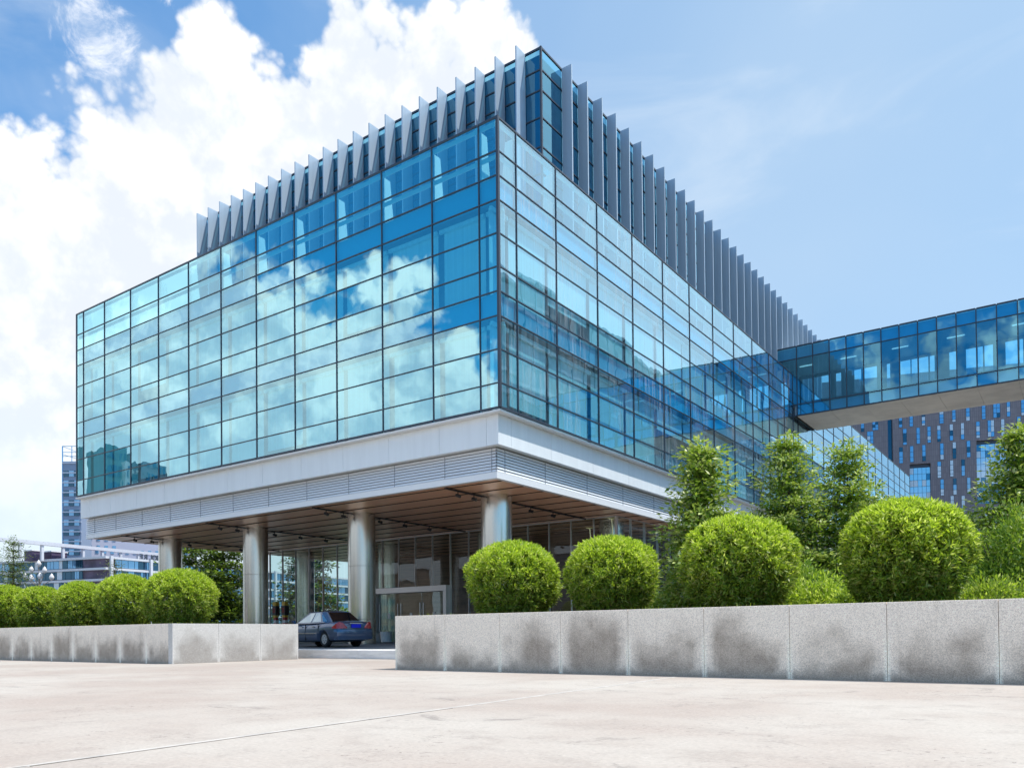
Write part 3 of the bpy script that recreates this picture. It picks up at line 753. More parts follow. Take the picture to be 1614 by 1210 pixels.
# ------------------------------------------------------------------ planters
def planter_right():
    o = empty('planter', (3.205, -8.64, 0), 'long speckled granite planter wall on the right holding four big clipped bushes', 'planter')
    mb = MB(); H = 1.242; x = 3.205; k = 0
    while x < 40:
        mb.box(x+(0.0 if k == 0 else 0.003), x+1.508-0.003, -8.64, -8.42, 0, H); x += 1.508; k += 1
    mb.box(3.205, 3.42, -8.417, -3.0, 0, H); mb.box(3.425, 40, -8.415, -8.40, 0, H-0.02)
    mb.build('wall', M['granite_x'], o, bevel=0.006)
    mb = MB(); mb.box(3.42, 40, -8.40, 25, 0.0, 1.13); mb.build('soil', M['soil'], o)
    return o
planter_right()
def planter_left():
    o = empty('planter', (-5.93, -8.6, 0), 'granite planter on the left with a sunlit end wall and a row of rounded bushes', 'planter')
    H = 1.211; mb = MB(); x = -6.153; k = 0
    while x > -75:
        mb.box(x-1.508+0.003, x-(0.0 if k == 0 else 0.003), -8.6, -8.38, 0, H); x -= 1.508; k += 1
    mb.build('wall', M['granite_x'], o, bevel=0.006)
    mb = MB()
    for a, b in ((-8.6, -7.02), (-7.014, -5.44), (-5.434, -3.87)): mb.box(-6.15, -5.93, a, b, 0, H)
    mb.build('end_wall', M['granite_y'], o, bevel=0.006)
    mb = MB(); mb.box(-75, -6.15, -8.38, -3.88, 0, 1.09); mb.build('soil', M['soil'], o)
    mb = MB(); mb.box(-75, -6.15, -4.06, -3.87, 0, H); mb.build('rear_wall', M['granite_x'], o)
planter_left()

# ------------------------------------------------------------------ foliage
def leaves(P, D, L, W, rng, fold=0.25, flat=None):
    """leaf blades: base P, unit direction D, length L, width W -> verts, quads (rhombus blades)"""
    n = len(P)
    A = rng.normal(size=(n, 3))
    if flat is not None: A = np.cross(D, np.array([0, 0, 1.0])) + A*flat
    A -= (A*D).sum(1, keepdims=True)*D; A /= np.linalg.norm(A, axis=1, keepdims=True) + 1e-9
    B = np.cross(D, A)
    L = L[:, None]; W = W[:, None]
    mid = P + D*L*0.42 - B*L*0.03
    tip = P + D*L - B*L*fold*0.4
    V = np.stack([P, mid + A*W*0.5, tip, mid - A*W*0.5], 1).reshape(-1, 3)
    F = np.arange(n*4, dtype=np.int32).reshape(-1, 4)
    return V, F

def unit(a): return a/(np.linalg.norm(a, axis=1, keepdims=True) + 1e-9)

def hedge_mesh(seed, RX_, RY_, H, n_spr=3400, per=6):
    """clipped bamboo ball: sprays of narrow blades over a squat mushroom-shaped body"""
    rng = np.random.default_rng(seed)
    t = rng.random(n_spr*3); th = rng.random(n_spr*3)*2*np.pi
    # profile: z fraction -> radius fraction
    zz = t; rr = np.where(zz < 0.52, 0.54 + 0.46*np.sin(np.clip(zz/0.52, 0, 1)*np.pi/2)**0.9, np.sqrt(np.clip(1 - ((zz-0.52)/0.48)**2.5, 0, 1)))
    keep = rng.random(len(t)) < np.clip(0.35 + rr*0.6, 0, 1); zz, rr, th = zz[keep], rr[keep], th[keep]
    # extra points for the crown cap
    m = n_spr//2; q = np.sqrt(rng.random(m)); th2 = rng.random(m)*2*np.pi
    zc = 0.52 + 0.48*np.clip(1-q**2, 0, 1)**(1/2.5)
    zz = np.concatenate([zz[:n_spr], zc]); rr = np.concatenate([rr[:n_spr], q]); th = np.concatenate([th[:n_spr], th2])
    lump = 1 + 0.05*np.sin(3*th+seed)+0.045*np.sin(5*th+7*zz+seed*2) + 0.04*np.sin(9*th-11*zz) + 0.03*np.sin(17*th+23*zz+seed)
    dep = 1 - 0.26*rng.random(len(zz))**1.6
    # thin places where the inside shows
    hol = np.sin(6*th+9*zz+seed)*np.sin(11*th-14*zz+2*seed) + 0.5*np.sin(23*th+31*zz)
    thin = (hol < -0.55) & (zz < 0.85); dep = np.where(thin, dep*0.80, dep)
    wd = rr*lump*dep
    P = np.stack([np.cos(th)*wd*RX_, np.sin(th)*wd*RY_, zz*H*(0.90+0.10*dep)], 1)
    nrm = np.stack([np.cos(th)*rr/RX_, np.sin(th)*rr/RY_, (zz-0.42)*1.5/H], 1); nrm = unit(nrm)
    Dm = unit(nrm*0.75 + np.array([0, 0, 0.25]) + rng.normal(size=P.shape)*0.55)
    Pp = np.repeat(P, per, 0); D = unit(np.repeat(Dm, per, 0) + rng.normal(size=(len(Pp), 3))*0.85)
    Pp = Pp + rng.normal(size=Pp.shape)*0.025
    n = len(Pp)
    V, F = leaves(Pp, D, 0.06+0.07*rng.random(n), 0.020+0.016*rng.random(n), rng)
    # fresh lime growth over the crown; older leaves low and inside carry painted shade
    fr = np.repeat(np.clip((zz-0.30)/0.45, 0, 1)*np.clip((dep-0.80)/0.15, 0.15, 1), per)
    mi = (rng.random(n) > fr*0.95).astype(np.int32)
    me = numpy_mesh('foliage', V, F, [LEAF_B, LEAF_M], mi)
    sb = MB(); rg = random.Random(seed)
    for k in range(26):
        a = rg.random()*6.28; r = rg.random()**.5*0.5
        sb.tube((math.cos(a)*r*RX_, math.sin(a)*r*RY_, -0.15), (math.cos(a)*(r+.28)*RX_, math.sin(a)*(r+.28)*RY_, H*(0.45+0.3*rg.random())), 0.018, 0.008, 5)
    return me, sb
def ball(x, y, z, rx, ry, h, seed, label, group, n=3400, per=10):
    o = empty('clipped_bush', (x, y, z), label, 'bush', group)
    me, sb = hedge_mesh(seed, rx, ry, h, n, per)
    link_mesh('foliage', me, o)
    sb2 = MB(); sb2.v = [(a+x, b+y, c+z) for a, b, c in sb.v]; sb2.f = sb.f; sb2.m = sb.m
    sb2.build('stem', M['stem'], o)
    return o
GR = 'clipped bushes in the right planter'; GL = 'clipped bushes in the left planter'
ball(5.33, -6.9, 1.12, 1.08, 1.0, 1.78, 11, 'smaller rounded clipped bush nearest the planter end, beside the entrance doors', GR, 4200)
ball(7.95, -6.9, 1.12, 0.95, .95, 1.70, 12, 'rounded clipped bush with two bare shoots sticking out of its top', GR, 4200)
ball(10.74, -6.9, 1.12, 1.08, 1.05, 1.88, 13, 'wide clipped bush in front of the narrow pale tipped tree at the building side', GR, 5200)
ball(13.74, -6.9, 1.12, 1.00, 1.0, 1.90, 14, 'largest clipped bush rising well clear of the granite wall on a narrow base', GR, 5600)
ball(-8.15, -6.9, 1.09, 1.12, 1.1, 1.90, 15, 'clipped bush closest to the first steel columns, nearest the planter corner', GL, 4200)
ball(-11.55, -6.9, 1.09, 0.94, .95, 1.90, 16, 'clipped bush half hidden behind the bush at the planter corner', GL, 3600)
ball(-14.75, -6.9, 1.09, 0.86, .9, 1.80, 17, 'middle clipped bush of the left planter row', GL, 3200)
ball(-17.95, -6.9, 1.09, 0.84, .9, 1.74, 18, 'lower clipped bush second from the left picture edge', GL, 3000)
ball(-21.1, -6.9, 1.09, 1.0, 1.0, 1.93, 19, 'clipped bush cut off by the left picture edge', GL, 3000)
# two bare shoots out of the second bush
for i, (dx, hh, lab) in enumerate(((-0.40, 0.34, 'shorter bare shoot rising from the top of the second bush'), (0.14, 0.50, 'taller bare shoot with a tuft of leaves above the second bush'))):
    mb = MB(); x, y, z = 7.95+dx, -7.1, 2.74
    mb.tube((x+0.05, y, z-0.2), (x, y, z+hh), 0.012, 0.009, 6)
    for k in range(5):
        a = k*1.26+0.3
        mb.prism([(x,y,z+hh-.01),(x+math.cos(a)*.05-.01,y+math.sin(a)*.05,z+hh+.0),(x+math.cos(a)*.11,y+math.sin(a)*.11,z+hh+.015)], [(x,y,z+hh),(x+math.cos(a)*.05+.01,y+math.sin(a)*.05,z+hh+.012),(x+math.cos(a)*.112,y+math.sin(a)*.112,z+hh+.02)])
    tag(mb.build('bare_shoot', pmat('pale_shoot', (0.42, 0.38, 0.20), 0.7), org=(x, y, z-0.2)), lab, 'shoot', 'bare shoots on the second bush')

def conifer_like(seed, h, rad, base=0.12, tiers=13, n_tip=900, leaf=(0.13, 0.22), mats=None, pale=0.35, power=0.85, droop=0.15, per=16, csz=1.0):
    """layered broadleaf tree: whorls of limbs carrying flat clumps, pale young leaves at the tips"""
    rng = np.random.default_rng(seed); rg = random.Random(seed)
    tr = MB()
    pts = [(0, 0, -0.2)]; x = y = 0
    for k in range(1, 9):
        x += rg.uniform(-.04, .04); y += rg.uniform(-.04, .04); pts.append((x, y, h*0.95*k/8))
    for k in range(8): tr.tube(pts[k], pts[k+1], 0.085*h/6*(1-k/8.4)+.008, 0.085*h/6*(1-(k+1)/8.4)+.008, 8, caps=False)
    C_ = []; W_ = []
    for t in range(tiers):
        f = (t + 0.3*rg.random())/tiers
        z = h*(base + (1-base)*f*0.97)
        R_ = rad*(1-f)**power*(0.80+0.35*rg.random()) + 0.10
        if f < 0.15: R_ *= 0.75
        nb = max(5, int(10*(1-f)+4)); a0 = rg.random()*6.28
        for b in range(nb):
            a = a0 + 6.283*b/nb + rg.uniform(-.3, .3); rl = R_*rg.uniform(0.62, 1.12)
            e = (math.cos(a)*rl, math.sin(a)*rl, z + rl*rg.uniform(-.05, .30) - droop*rl*0.4)
            tr.tube((0, 0, z-0.12*rl), e, 0.022*h/6, 0.006, 5, caps=False)
            for s in np.linspace(0.30, 1.0, max(2, int(rl/0.34))):
                cs = (0.22 + 0.17*rg.random())*csz
                C_.append((e[0]*s+rg.gauss(0,.05), e[1]*s+rg.gauss(0,.05), z-0.12*rl + (e[2]-z+0.12*rl)*s + rg.gauss(0,.05))); W_.append((cs, s))
    C_.append((0, 0, h*0.98)); W_.append((0.2, 1.0))
    C_ = np.array(C_); W_ = np.array(W_)
    k = max(6, int(per))
    P = np.repeat(C_, k, 0); cs = np.repeat(W_[:, 0], k)[:, None]; s = np.repeat(W_[:, 1], k)
    off = rng.normal(size=P.shape)*np.array([1, 1, 0.40])*cs*0.72
    P = P + off
    D = unit(off*np.array([1, 1, 0.6]) + np.array([0, 0, -0.02]) + rng.normal(size=P.shape)*0.10)
    n = len(P); Ls = leaf[0] + (leaf[1]-leaf[0])*rng.random(n)
    V, F = leaves(P, D, Ls, Ls*0.46, rng, 0.25, 0.45)
    # upper, outer leaves of each clump are the young pale ones
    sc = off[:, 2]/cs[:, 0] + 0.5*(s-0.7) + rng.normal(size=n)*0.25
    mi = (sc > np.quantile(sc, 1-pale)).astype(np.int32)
    return tr, V, F, mi
def tree(name, x, y, z, label, cat, group, seed, h, rad, mats, **kw):
    o = empty(name, (x, y, z), label, cat, group)
    tr, V, F, mi = conifer_like(seed, h, rad, **kw)
    t2 = MB(); t2.v = [(a+x, b+y, c+z) for a, b, c in tr.v]; t2.f = tr.f; t2.m = tr.m
    t2.build('trunk', M['bark'], o, smooth=True)
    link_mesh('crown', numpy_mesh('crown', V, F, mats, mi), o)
    return o
GT = 'layered trees along the glass side of the building'
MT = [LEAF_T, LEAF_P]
tree('broadleaf_tree', 7.0, 0.65, 1.1, 'narrow tree with many pale leaf tips, nearest the louvred building corner', 'tree', GT, 21, 5.5, 1.55, MT, pale=0.50, per=60, tiers=13, power=0.8)
tree('broadleaf_tree', 7.2, 8.7, 1.1, 'tallest layered tree standing against the side glass, under the end of the footbridge', 'tree', GT, 22, 7.3, 2.0, MT, pale=0.44, per=60, tiers=15, power=0.7)
tree('broadleaf_tree', 9.0, 10.3, 1.1, 'broad topped layered tree right of the tallest one', 'tree', GT, 23, 7.1, 2.15, MT, pale=0.42, per=60, tiers=14, power=0.6)
tree('broadleaf_tree', 14.75, 8.0, 1.1, 'layered tree cut by the right picture edge in front of the dark tower', 'tree', GT, 24, 6.3, 1.8, MT, pale=0.42, per=60, tiers=14, power=0.6)
def shrub(name, x, y, z, rx, ry, h, seed, label, cat, group, mats, n=900, leaf=(0.08, 0.14), pale=0.3, per=8, wr=0.36):
    rng = np.random.default_rng(seed)
    o = empty(name, (x, y, z), label, cat, group)
    d = unit(rng.normal(size=(n, 3))); d[:, 2] = np.abs(d[:, 2])*1.0 - 0.15
    r = 0.55 + 0.45*rng.random(n)[:, None]**0.5
    lump = 1 + 0.12*np.sin(4*np.arctan2(d[:, 1], d[:, 0])+seed)[:, None] + 0.12*np.sin(7*d[:, 2:3]+3*d[:, 0:1]+seed)
    C_ = d*r*lump*np.array([rx, ry, h*0.9]); C_[:, 2] = np.clip(C_[:, 2], 0.02, None)
    P = np.repeat(C_, per, 0); off = rng.normal(size=P.shape)*0.09; P = P + off
    D = unit(off + np.repeat(d, per, 0)*0.05 + np.array([0, 0, .03]))
    m = len(P); Ls = leaf[0] + (leaf[1]-leaf[0])*rng.random(m)
    V, F = leaves(P, D, Ls, Ls*wr, rng)
    mi = (rng.random(m) < pale).astype(np.int32) if len(mats) > 1 else np.zeros(m, np.int32)
    sb = MB(); rg = random.Random(seed)
    for k in range(9):
        a = rg.random()*6.28
        sb.tube((x+.1*math.cos(a), y+.1*math.sin(a), z-.1), (x+math.cos(a)*rx*.6, y+math.sin(a)*ry*.6, z+h*.6), 0.02, 0.008, 5)
    sb.build('stem', M['bark'], o); link_mesh('foliage', numpy_mesh('foliage', V, F, mats, mi), o)
    return o
GS = 'loose shrubs behind the right planter bushes'
shrub('garden_shrub', 11.85, -4.6, 1.1, 0.95, 0.8, 1.10, 31, 'low loose light green shrub between the two largest clipped bushes', 'shrub', GS, [LEAF_B, LEAF_T], 900, (.07,.12), 0.4)
shrub('garden_shrub', 12.75, -5.6, 1.1, 0.5, 0.5, 0.62, 36, 'small dark low shrub at the left foot of the largest clipped bush', 'shrub', GS, [LEAF_T, LEAF_B], 500, (.07,.12), 0.3)
shrub('garden_shrub', 14.95, -5.6, 1.1, 0.75, 0.6, 0.62, 32, 'small yellow green shrub right of the largest clipped bush', 'shrub', GS, [LEAF_M, LEAF_B], 700, (.06,.11), 0.3)
shrub('garden_shrub', 15.0, 1.0, 1.1, 1.75, 1.6, 3.0, 33, 'big dark dense shrub at the right picture edge below the layered tree', 'shrub', GS, [LEAF_T, LEAF_P], 3200, (.09,.16), 0.12, 9)
shrub('garden_shrub', 10.2, -1.5, 1.1, 1.2, 1.0, 1.7, 34, 'dark shrub filling the gap below the tallest layered tree', 'shrub', GS, [LEAF_T, LEAF_P], 1500, (.09,.15), 0.15)
shrub('garden_shrub', 12.2, 3.0, 1.1, 1.5, 1.2, 2.2, 35, 'dark shrub behind the gap between the two largest clipped bushes', 'shrub', GS, [LEAF_T, LEAF_P], 1800, (.09,.15), 0.15)
shrub('garden_shrub', 5.2, 1.5, 1.1, 0.9, 0.9, 1.3, 38, 'pale tipped shrub close to the lobby glass left of the widest bush', 'shrub', GS, [LEAF_T, LEAF_P], 900, (.09,.15), 0.4)
# grass fringe along the planter edge
def grass():
    rng = np.random.default_rng(4); n = 3000
    P = np.stack([3.6 + 13.5*rng.random(n), -8.33 + 1.6*rng.random(n)**1.6, np.full(n, 1.12)], 1)
    dens = 0.5 + 0.5*np.sin(P[:, 0]*2.1) + 0.9*(P[:, 0] > 10.5); k = rng.random(n) < dens*0.55; P = P[k]
    D = unit(np.array([0, 0, 1.0]) + rng.normal(size=P.shape)*0.45); m = len(P)
    V, F = leaves(P, D, 0.07+0.15*rng.random(m), 0.010+0.012*rng.random(m), rng, 0.8)
    tag(link_mesh('planter_grass', numpy_mesh('planter_grass', V, F, [LEAF_B]), None), 'thin grass growing along the inner edge of the right planter', 'grass', kind='stuff')
    n = 1500
    P = np.stack([-22 + 15.8*rng.random(n), -8.3 + 1.2*rng.random(n)**1.6, np.full(n, 1.09)], 1)
    D = unit(np.array([0, 0, 1.0]) + rng.normal(size=P.shape)*0.45)
    V, F = leaves(P, D, 0.08+0.14*rng.random(n), 0.010+0.012*rng.random(n), rng, 0.8)
    tag(link_mesh('planter_grass', numpy_mesh('planter_grass', V, F, [LEAF_B]), None), 'sparse grass between the bushes of the left planter', 'grass', kind='stuff')
grass()
# trees in the background, left
GD = 'dark trees beyond the left columns'
DM = [LEAF_D, LEAF_T]
for i, (x, y, h, r_, lab) in enumerate(((-44.5, 20, 11.0, 4.0, 'dark dense tree seen just left of the second steel column'), (-50.5, 21.5, 12.5, 4.3, 'dark dense tree seen just right of the leftmost steel column'), (-38.5, 24.5, 10.5, 3.4, 'dark tree seen through the lobby glass behind the striped posts'))):
    tree('dark_tree', x, y, 0.4, lab, 'tree', GD, 41+i, h, r_, DM, pale=0.12, per=26, tiers=12, leaf=(0.26, 0.42), power=0.55, base=0.03, csz=1.6)
shrub('round_shrub', -40.5, 31.0, 0.4, 2.2, 2.0, 3.6, 51, 'rounded green shrub seen through the lobby glass above the car roof', 'shrub', None, [LEAF_T, LEAF_B], 1500, (.16,.26), 0.3)
shrub('low_hedge', -41.0, 14.5, 0.4, 5.0, 1.2, 1.9, 52, 'low dark hedge at the foot of the dark trees behind the columns', 'hedge', None, [LEAF_D, LEAF_B], 2400, (.14,.22), 0.08)
GP = 'thin yellow green saplings beyond the left planter'
YM = [LEAF_Y, LEAF_P]
tree('sapling', -32.4, -1.8, 0.35, 'thin yellow green sapling at the left picture edge with a bare leader on top', 'tree', GP, 61, 6.2, 1.5, YM, pale=0.3, per=34, tiers=13, leaf=(0.08, 0.14), base=0.2)
tree('sapling', -32.9, 4.3, 0.35, 'sparse sapling in front of the low shopping building', 'tree', GP, 62, 5.4, 1.1, YM, pale=0.3, per=16, tiers=8, leaf=(0.08, 0.14), base=0.4)

# ------------------------------------------------------------------ street lamp, posts, pots
def lamp():
    o = empty('street_lamp', (-41.8, 3.8, 0.35), 'street lamp with a cluster of white bud shaped globes beyond the left bushes', 'street lamp')
    mb = MB(); mb.tube((-41.8, 3.8, 0.35), (-41.8, 3.8, 5.2), 0.09, 0.06, 10)
    B = [(-41.83,3.77,5.85),(-42.25,3.48,5.45),(-41.5,4.0,5.4),(-41.78,3.83,5.0),(-41.15,4.3,4.92),(-42.6,3.25,4.98),(-42.1,3.4,4.86)]
    for b in B: mb.tube((-41.8, 3.8, 4.3), (b[0], b[1], b[2]-.12), 0.03, 0.02, 6)
    mb.build('pole', pmat('bronze_pole', (0.30, 0.25, 0.20), 0.5), o)
    gm = pmat('white_lamp_globe', (0.66, 0.65, 0.66), 0.25)
    for b in B:
        mb = MB(); mb.lathe([(0.02,-.16),(0.10,-.12),(0.165,0.0),(0.15,.10),(0.07,.24),(0.0,.33)], b, 14); mb.build('lamp_globe', gm, o, smooth=True)
lamp()
red = pmat('post_red', (0.35, 0.03, 0.03), 0.5); yel = pmat('post_yellow', (0.65, 0.42, 0.05), 0.5); blk = M['black']; wht = M['white']
for x, lab in ((-23.4, 'left one of two red and white striped posts seen past the column'), (-22.55, 'right one of two red and white striped posts seen past the column')):
    o = empty('striped_post', (x, 9.0, 0.4), lab, 'post', 'striped posts beside the lobby')
    mb = MB()
    for k in range(9):
        mb.mi = k % 2; mb.box(x-.10, x+.10, 8.9, 9.1, 0.4+k*.17, 0.4+(k+1)*.17-0.002)
    mb.mi = 2; mb.box(x-.12, x+.12, 8.88, 9.12, 1.93, 2.05)
    mb.build('striped_shaft', [red, wht, yel], o)
    mb = MB(); mb.mi = 0; mb.box(x-.17, x+.17, 8.85, 9.15, 2.06, 2.62); mb.mi = 1; mb.box(x-.13, x+.13, 8.87, 9.13, 2.63, 2.86); mb.mi = 2
    mb.box(x-.09, x-.03, 8.84, 8.849, 2.2, 2.5); mb.box(x+.03, x+.09, 8.84, 8.849, 2.2, 2.5)
    mb.build('signal_head', [blk, yel, red], o)
for (x, y, nm, lab) in ((-17.02, 11.0, 'box', 'white square bin beside the entrance frame'), (-16.2, 11.0, 'drum', 'white round tub in front of the entrance door')):
    mb = MB()
    if nm == 'box':
        mb.box(x-.17, x+.17, y-.17, y+.17, 0.40, 0.86); mb.box(x-.19, x+.19, y-.19, y+.19, 0.862, 0.92)
    else:
        mb.lathe([(0.0, 0.405), (0.30, 0.41), (0.34, 0.98), (0.36, 1.0), (0.32, 1.0), (0.30, 0.9), (0.0, 0.9)], (x, y, 0), 24)
    tag(mb.build('bin' if nm == 'box' else 'tub', M['white'], org=(x, y, 0.4), bevel=0.01 if nm == 'box' else 0), lab, 'bin' if nm == 'box' else 'tub')
# ------------------------------------------------------------------ parked car
def carpaint():
    m, nt, out = newmat('dark_blue_car_paint'); N = NT(nt)
    p = N.n('ShaderNodeBsdfPrincipled'); p.inputs['Base Color'].default_value = (0.062, 0.10, 0.175, 1)
    p.inputs['Metallic'].default_value = 0.45; p.inputs['Roughness'].default_value = 0.32; p.inputs['Coat Weight'].default_value = 1.0; p.inputs['Coat Roughness'].default_value = 0.04
    N.l(p.outputs[0], out.inputs[0]); return m
def car():
    paint = carpaint()
    glassd = pmat('car_rear_glass', (0.008, 0.008, 0.01), 0.05, 0.0, spec=0.6)
    glassl = pmat('car_side_glass', (0.35, 0.42, 0.46), 0.04, 0.75)
    tyre = pmat('tyre_rubber', (0.018, 0.018, 0.018), 0.85); rim = pmat('alloy_rim', (0.62, 0.63, 0.65), 0.3, 0.6)
    lamp_r = pmat('red_tail_lens', (0.42, 0.012, 0.015), 0.12, coat=0.6); plate = pmat('blue_plate', (0.0, 0.012, 0.62), 0.4)
    chrome = pmat('chrome_strip', (0.7, 0.7, 0.72), 0.15, 0.9)
    o = empty('parked_car', (-7.9, -0.06, 0.349), 'dark blue saloon car parked under the building in front of the doors', 'car', rz=R(172))
    # lower body loft
    st = [(-.98,.40,.72,.66),(-.95,.28,.97,.80),(-.80,.22,1.02,.845),(-.35,.20,1.03,.865),(.25,.19,.99,.87),(1.0,.19,.96,.872),(1.8,.19,.95,.87),(2.35,.19,.96,.865),(2.75,.20,.92,.855),(3.15,.22,.84,.83),(3.42,.25,.74,.76),(3.50,.36,.60,.66)]
    me = bpy.data.meshes.new('body'); bm = bmesh.new(); rings = []
    for x, zb, zt, w in st:
        h = zt - zb
        half = [(0, zb), (w*.78, zb), (w*.965, zb+.10*h), (w, zb+.38*h), (w*.992, zb+.66*h), (w*.955, zb+.88*h), (w*.82, zt-.015), (w*.45, zt+.012), (0, zt+.02)]
        ring = [bm.verts.new((x, y, z)) for y, z in half] + [bm.verts.new((x, -y, z)) for y, z in half[-2:0:-1]]
        rings.append(ring)
    for a, b in zip(rings[:-1], rings[1:]):
        n = len(a)
        for i in range(n): bm.faces.new((a[i], a[(i+1) % n], b[(i+1) % n], b[i]))
    bm.faces.new(rings[0][::-1]); bm.faces.new(rings[-1])
    bmesh.ops.recalc_face_normals(bm, faces=bm.faces); bm.to_mesh(me); bm.free()
    me.materials.append(paint)
    body = link_mesh('body', me, o)
    sub = body.modifiers.new('s', 'SUBSURF'); sub.levels = 2; sub.render_levels = 2
    cm = MB()
    for wx in (0.0, 2.60): cm.tube((wx, -1.2, .31), (wx, -.58, .31), .365, k=28); cm.tube((wx, .58, .31), (wx, 1.2, .31), .365, k=28)
    cut = cm.build('cutter', blk); cut.matrix_world = body.matrix_world
    cut.parent = o; cut.matrix_parent_inverse = Matrix()
    bo = body.modifiers.new('b', 'BOOLEAN'); bo.operation = 'DIFFERENCE'; bo.object = cut; bo.solver = 'EXACT'
    dg = bpy.context.evaluated_depsgraph_get(); dg.update()
    nm = bpy.data.meshes.new_from_object(body.evaluated_get(dg)); body.modifiers.clear(); body.data = nm
    nm.materials.clear(); nm.materials.append(paint); nm.polygons.foreach_set('material_index', [0]*len(nm.polygons))
    nm.polygons.foreach_set('use_smooth', [True]*len(nm.polygons)); nm.update()
    bpy.data.objects.remove(cut)
    bpy.context.view_layer.update()
    # cabin
    zb, zr_ = 0.94, 1.44
    belt = [(2.45,.60),(2.15,.74),(1.0,.80),(0.0,.79),(-.42,.70)]; roof = [(1.45,.50),(1.30,.56),(.85,.605),(.45,.60),(.18,.53)]
    bm = bmesh.new()
    bl = [bm.verts.new((x, y, zb+(.02 if i > 2 else 0))) for i, (x, y) in enumerate(belt)] + [bm.verts.new((x, -y, zb+(.02 if i > 2 else 0))) for i, (x, y) in reversed(list(enumerate(belt)))]
    rf = [bm.verts.new((x, y, zr_-.035)) for x, y in roof] + [bm.verts.new((x, -y, zr_-.035)) for x, y in roof[::-1]]
    tp = [bm.verts.new((.78+(x-.78)*.82, y*.72, zr_)) for x, y in roof] + [bm.verts.new((.78+(x-.78)*.82, -y*.72, zr_)) for x, y in roof[::-1]]
    n = len(bl)
    for A, B in ((bl, rf), (rf, tp)):
        for i in range(n): bm.faces.new((A[i], A[(i+1) % n], B[(i+1) % n], B[i]))
    bm.faces.new(tp); bmesh.ops.recalc_face_normals(bm, faces=bm.faces)
    cme = bpy.data.meshes.new('cabin'); bm.to_mesh(cme); bm.free(); cme.materials.append(paint)
    cab = link_mesh('cabin', cme, o)
    bv = cab.modifiers.new('bevel', 'BEVEL'); bv.width = 0.03; bv.segments = 3; bv.limit_method = 'ANGLE'; bv.angle_limit = R(20)
    def lerp(a, b, t): return tuple(a[i]+(b[i]-a[i])*t for i in range(3))
    def side(i, u, v, s, off=.008):
        b0 = (*belt[i], zb+(.02 if i > 2 else 0)); b1 = (*belt[i+1], zb+(.02 if i+1 > 2 else 0)); r0 = (*roof[i], zr_-.035); r1 = (*roof[i+1], zr_-.035)
        p = lerp(lerp(b0, b1, u), lerp(r0, r1, u), v); return (p[0], s*(p[1]+off), p[2]+off*.4)
    def win(pts, m_, nm_, th=.01):
        c = [sum(p[k] for p in pts)/len(pts) for k in range(3)]
        mb = MB(); inn = [(p[0], p[1]*0.985, p[2]) if nm_ != 'rear_window' and nm_ != 'windscreen' else (p[0]+(0.02 if nm_ == 'rear_window' else -.02), p[1], p[2]-.005) for p in pts]
        mb.prism(inn, pts); return mb.build(nm_, m_, o)
    for s in (1, -1):
        win([side(1,.12,.10,s),side(1,.98,.10,s),side(2,.02,.10,s),side(2,.02,.90,s),side(1,.98,.90,s),side(1,.35,.88,s)], glassl, 'side_window')
        win([side(2,.12,.10,s),side(2,.80,.10,s),side(2,.78,.90,s),side(2,.14,.90,s)], glassl, 'side_window')
        win([side(2,.93,.10,s),side(3,.45,.12,s),side(3,.20,.62,s),side(2,.93,.80,s)], glassl, 'quarter_window')
    def endp(k, v, yfr, s, off):
        b = (*belt[k], zb+.02); r_ = (*roof[k], zr_-.035); p = lerp(b, r_, v); return (p[0]+off, s*p[1]*yfr, p[2]+.006)
    win([endp(4,.06,.95,1,-.012),endp(4,.93,.95,1,-.012),endp(4,.93,.95,-1,-.012),endp(4,.06,.95,-1,-.012)], glassd, 'rear_window')
    win([endp(0,.06,.97,1,.012),endp(0,.93,.97,1,.012),endp(0,.93,.97,-1,.012),endp(0,.06,.97,-1,.012)], glassd, 'windscreen')
    # wheels
    for wx in (0.0, 2.60):
        for s in (1, -1):
            y0 = .70*s
            mb = MB(); prof = [(.19,-.10),(.265,-.105),(.305,-.085),(.318,-.05),(.318,.05),(.305,.085),(.265,.105),(.19,.10)]
            mb.lathe(prof, (wx, y0, .318), 32, 'Y'); mb.lathe([(.0,-.06),(.19,-.06)], (wx, y0, .318), 32, 'Y'); mb.lathe([(.19,.06),(.0,.06)], (wx, y0, .318), 32, 'Y')
            w_ = mb.build('wheel', tyre, o, smooth=True)
            mb = MB(); yo = y0 + s*.098
            prof = [(.155,0),(.20,0),(.205,s*-.03),(.15,s*-.03)]
            mb.lathe(prof, (wx, yo, .318), 32, 'Y'); mb.tube((wx, yo-s*.03, .318), (wx, yo+s*.004, .318), .05, k=16)
            for k in range(6):
                a = k*math.pi/3; dx_, dz_ = math.cos(a), math.sin(a); px_, pz_ = -dz_, dx_
                B_ = [(wx+dx_*r1+px_*q, yo+s*d_, .318+dz_*r1+pz_*q) for r1, q, d_ in ((.03,-.028,0),(.17,-.04,0),(.17,.04,0),(.03,.028,0))]
                T_ = [(p[0], p[1]-s*.025, p[2]) for p in B_]
                mb.prism(T_, B_)
            mb.build('rim', rim, w_)
            mb = MB(); mb.lathe([(.0,0),(.195,0)] if s < 0 else [(.195,0),(.0,0)], (wx, y0+s*.062, .318), 24, 'Y'); mb.build('brake_shadow_plate', blk, w_)
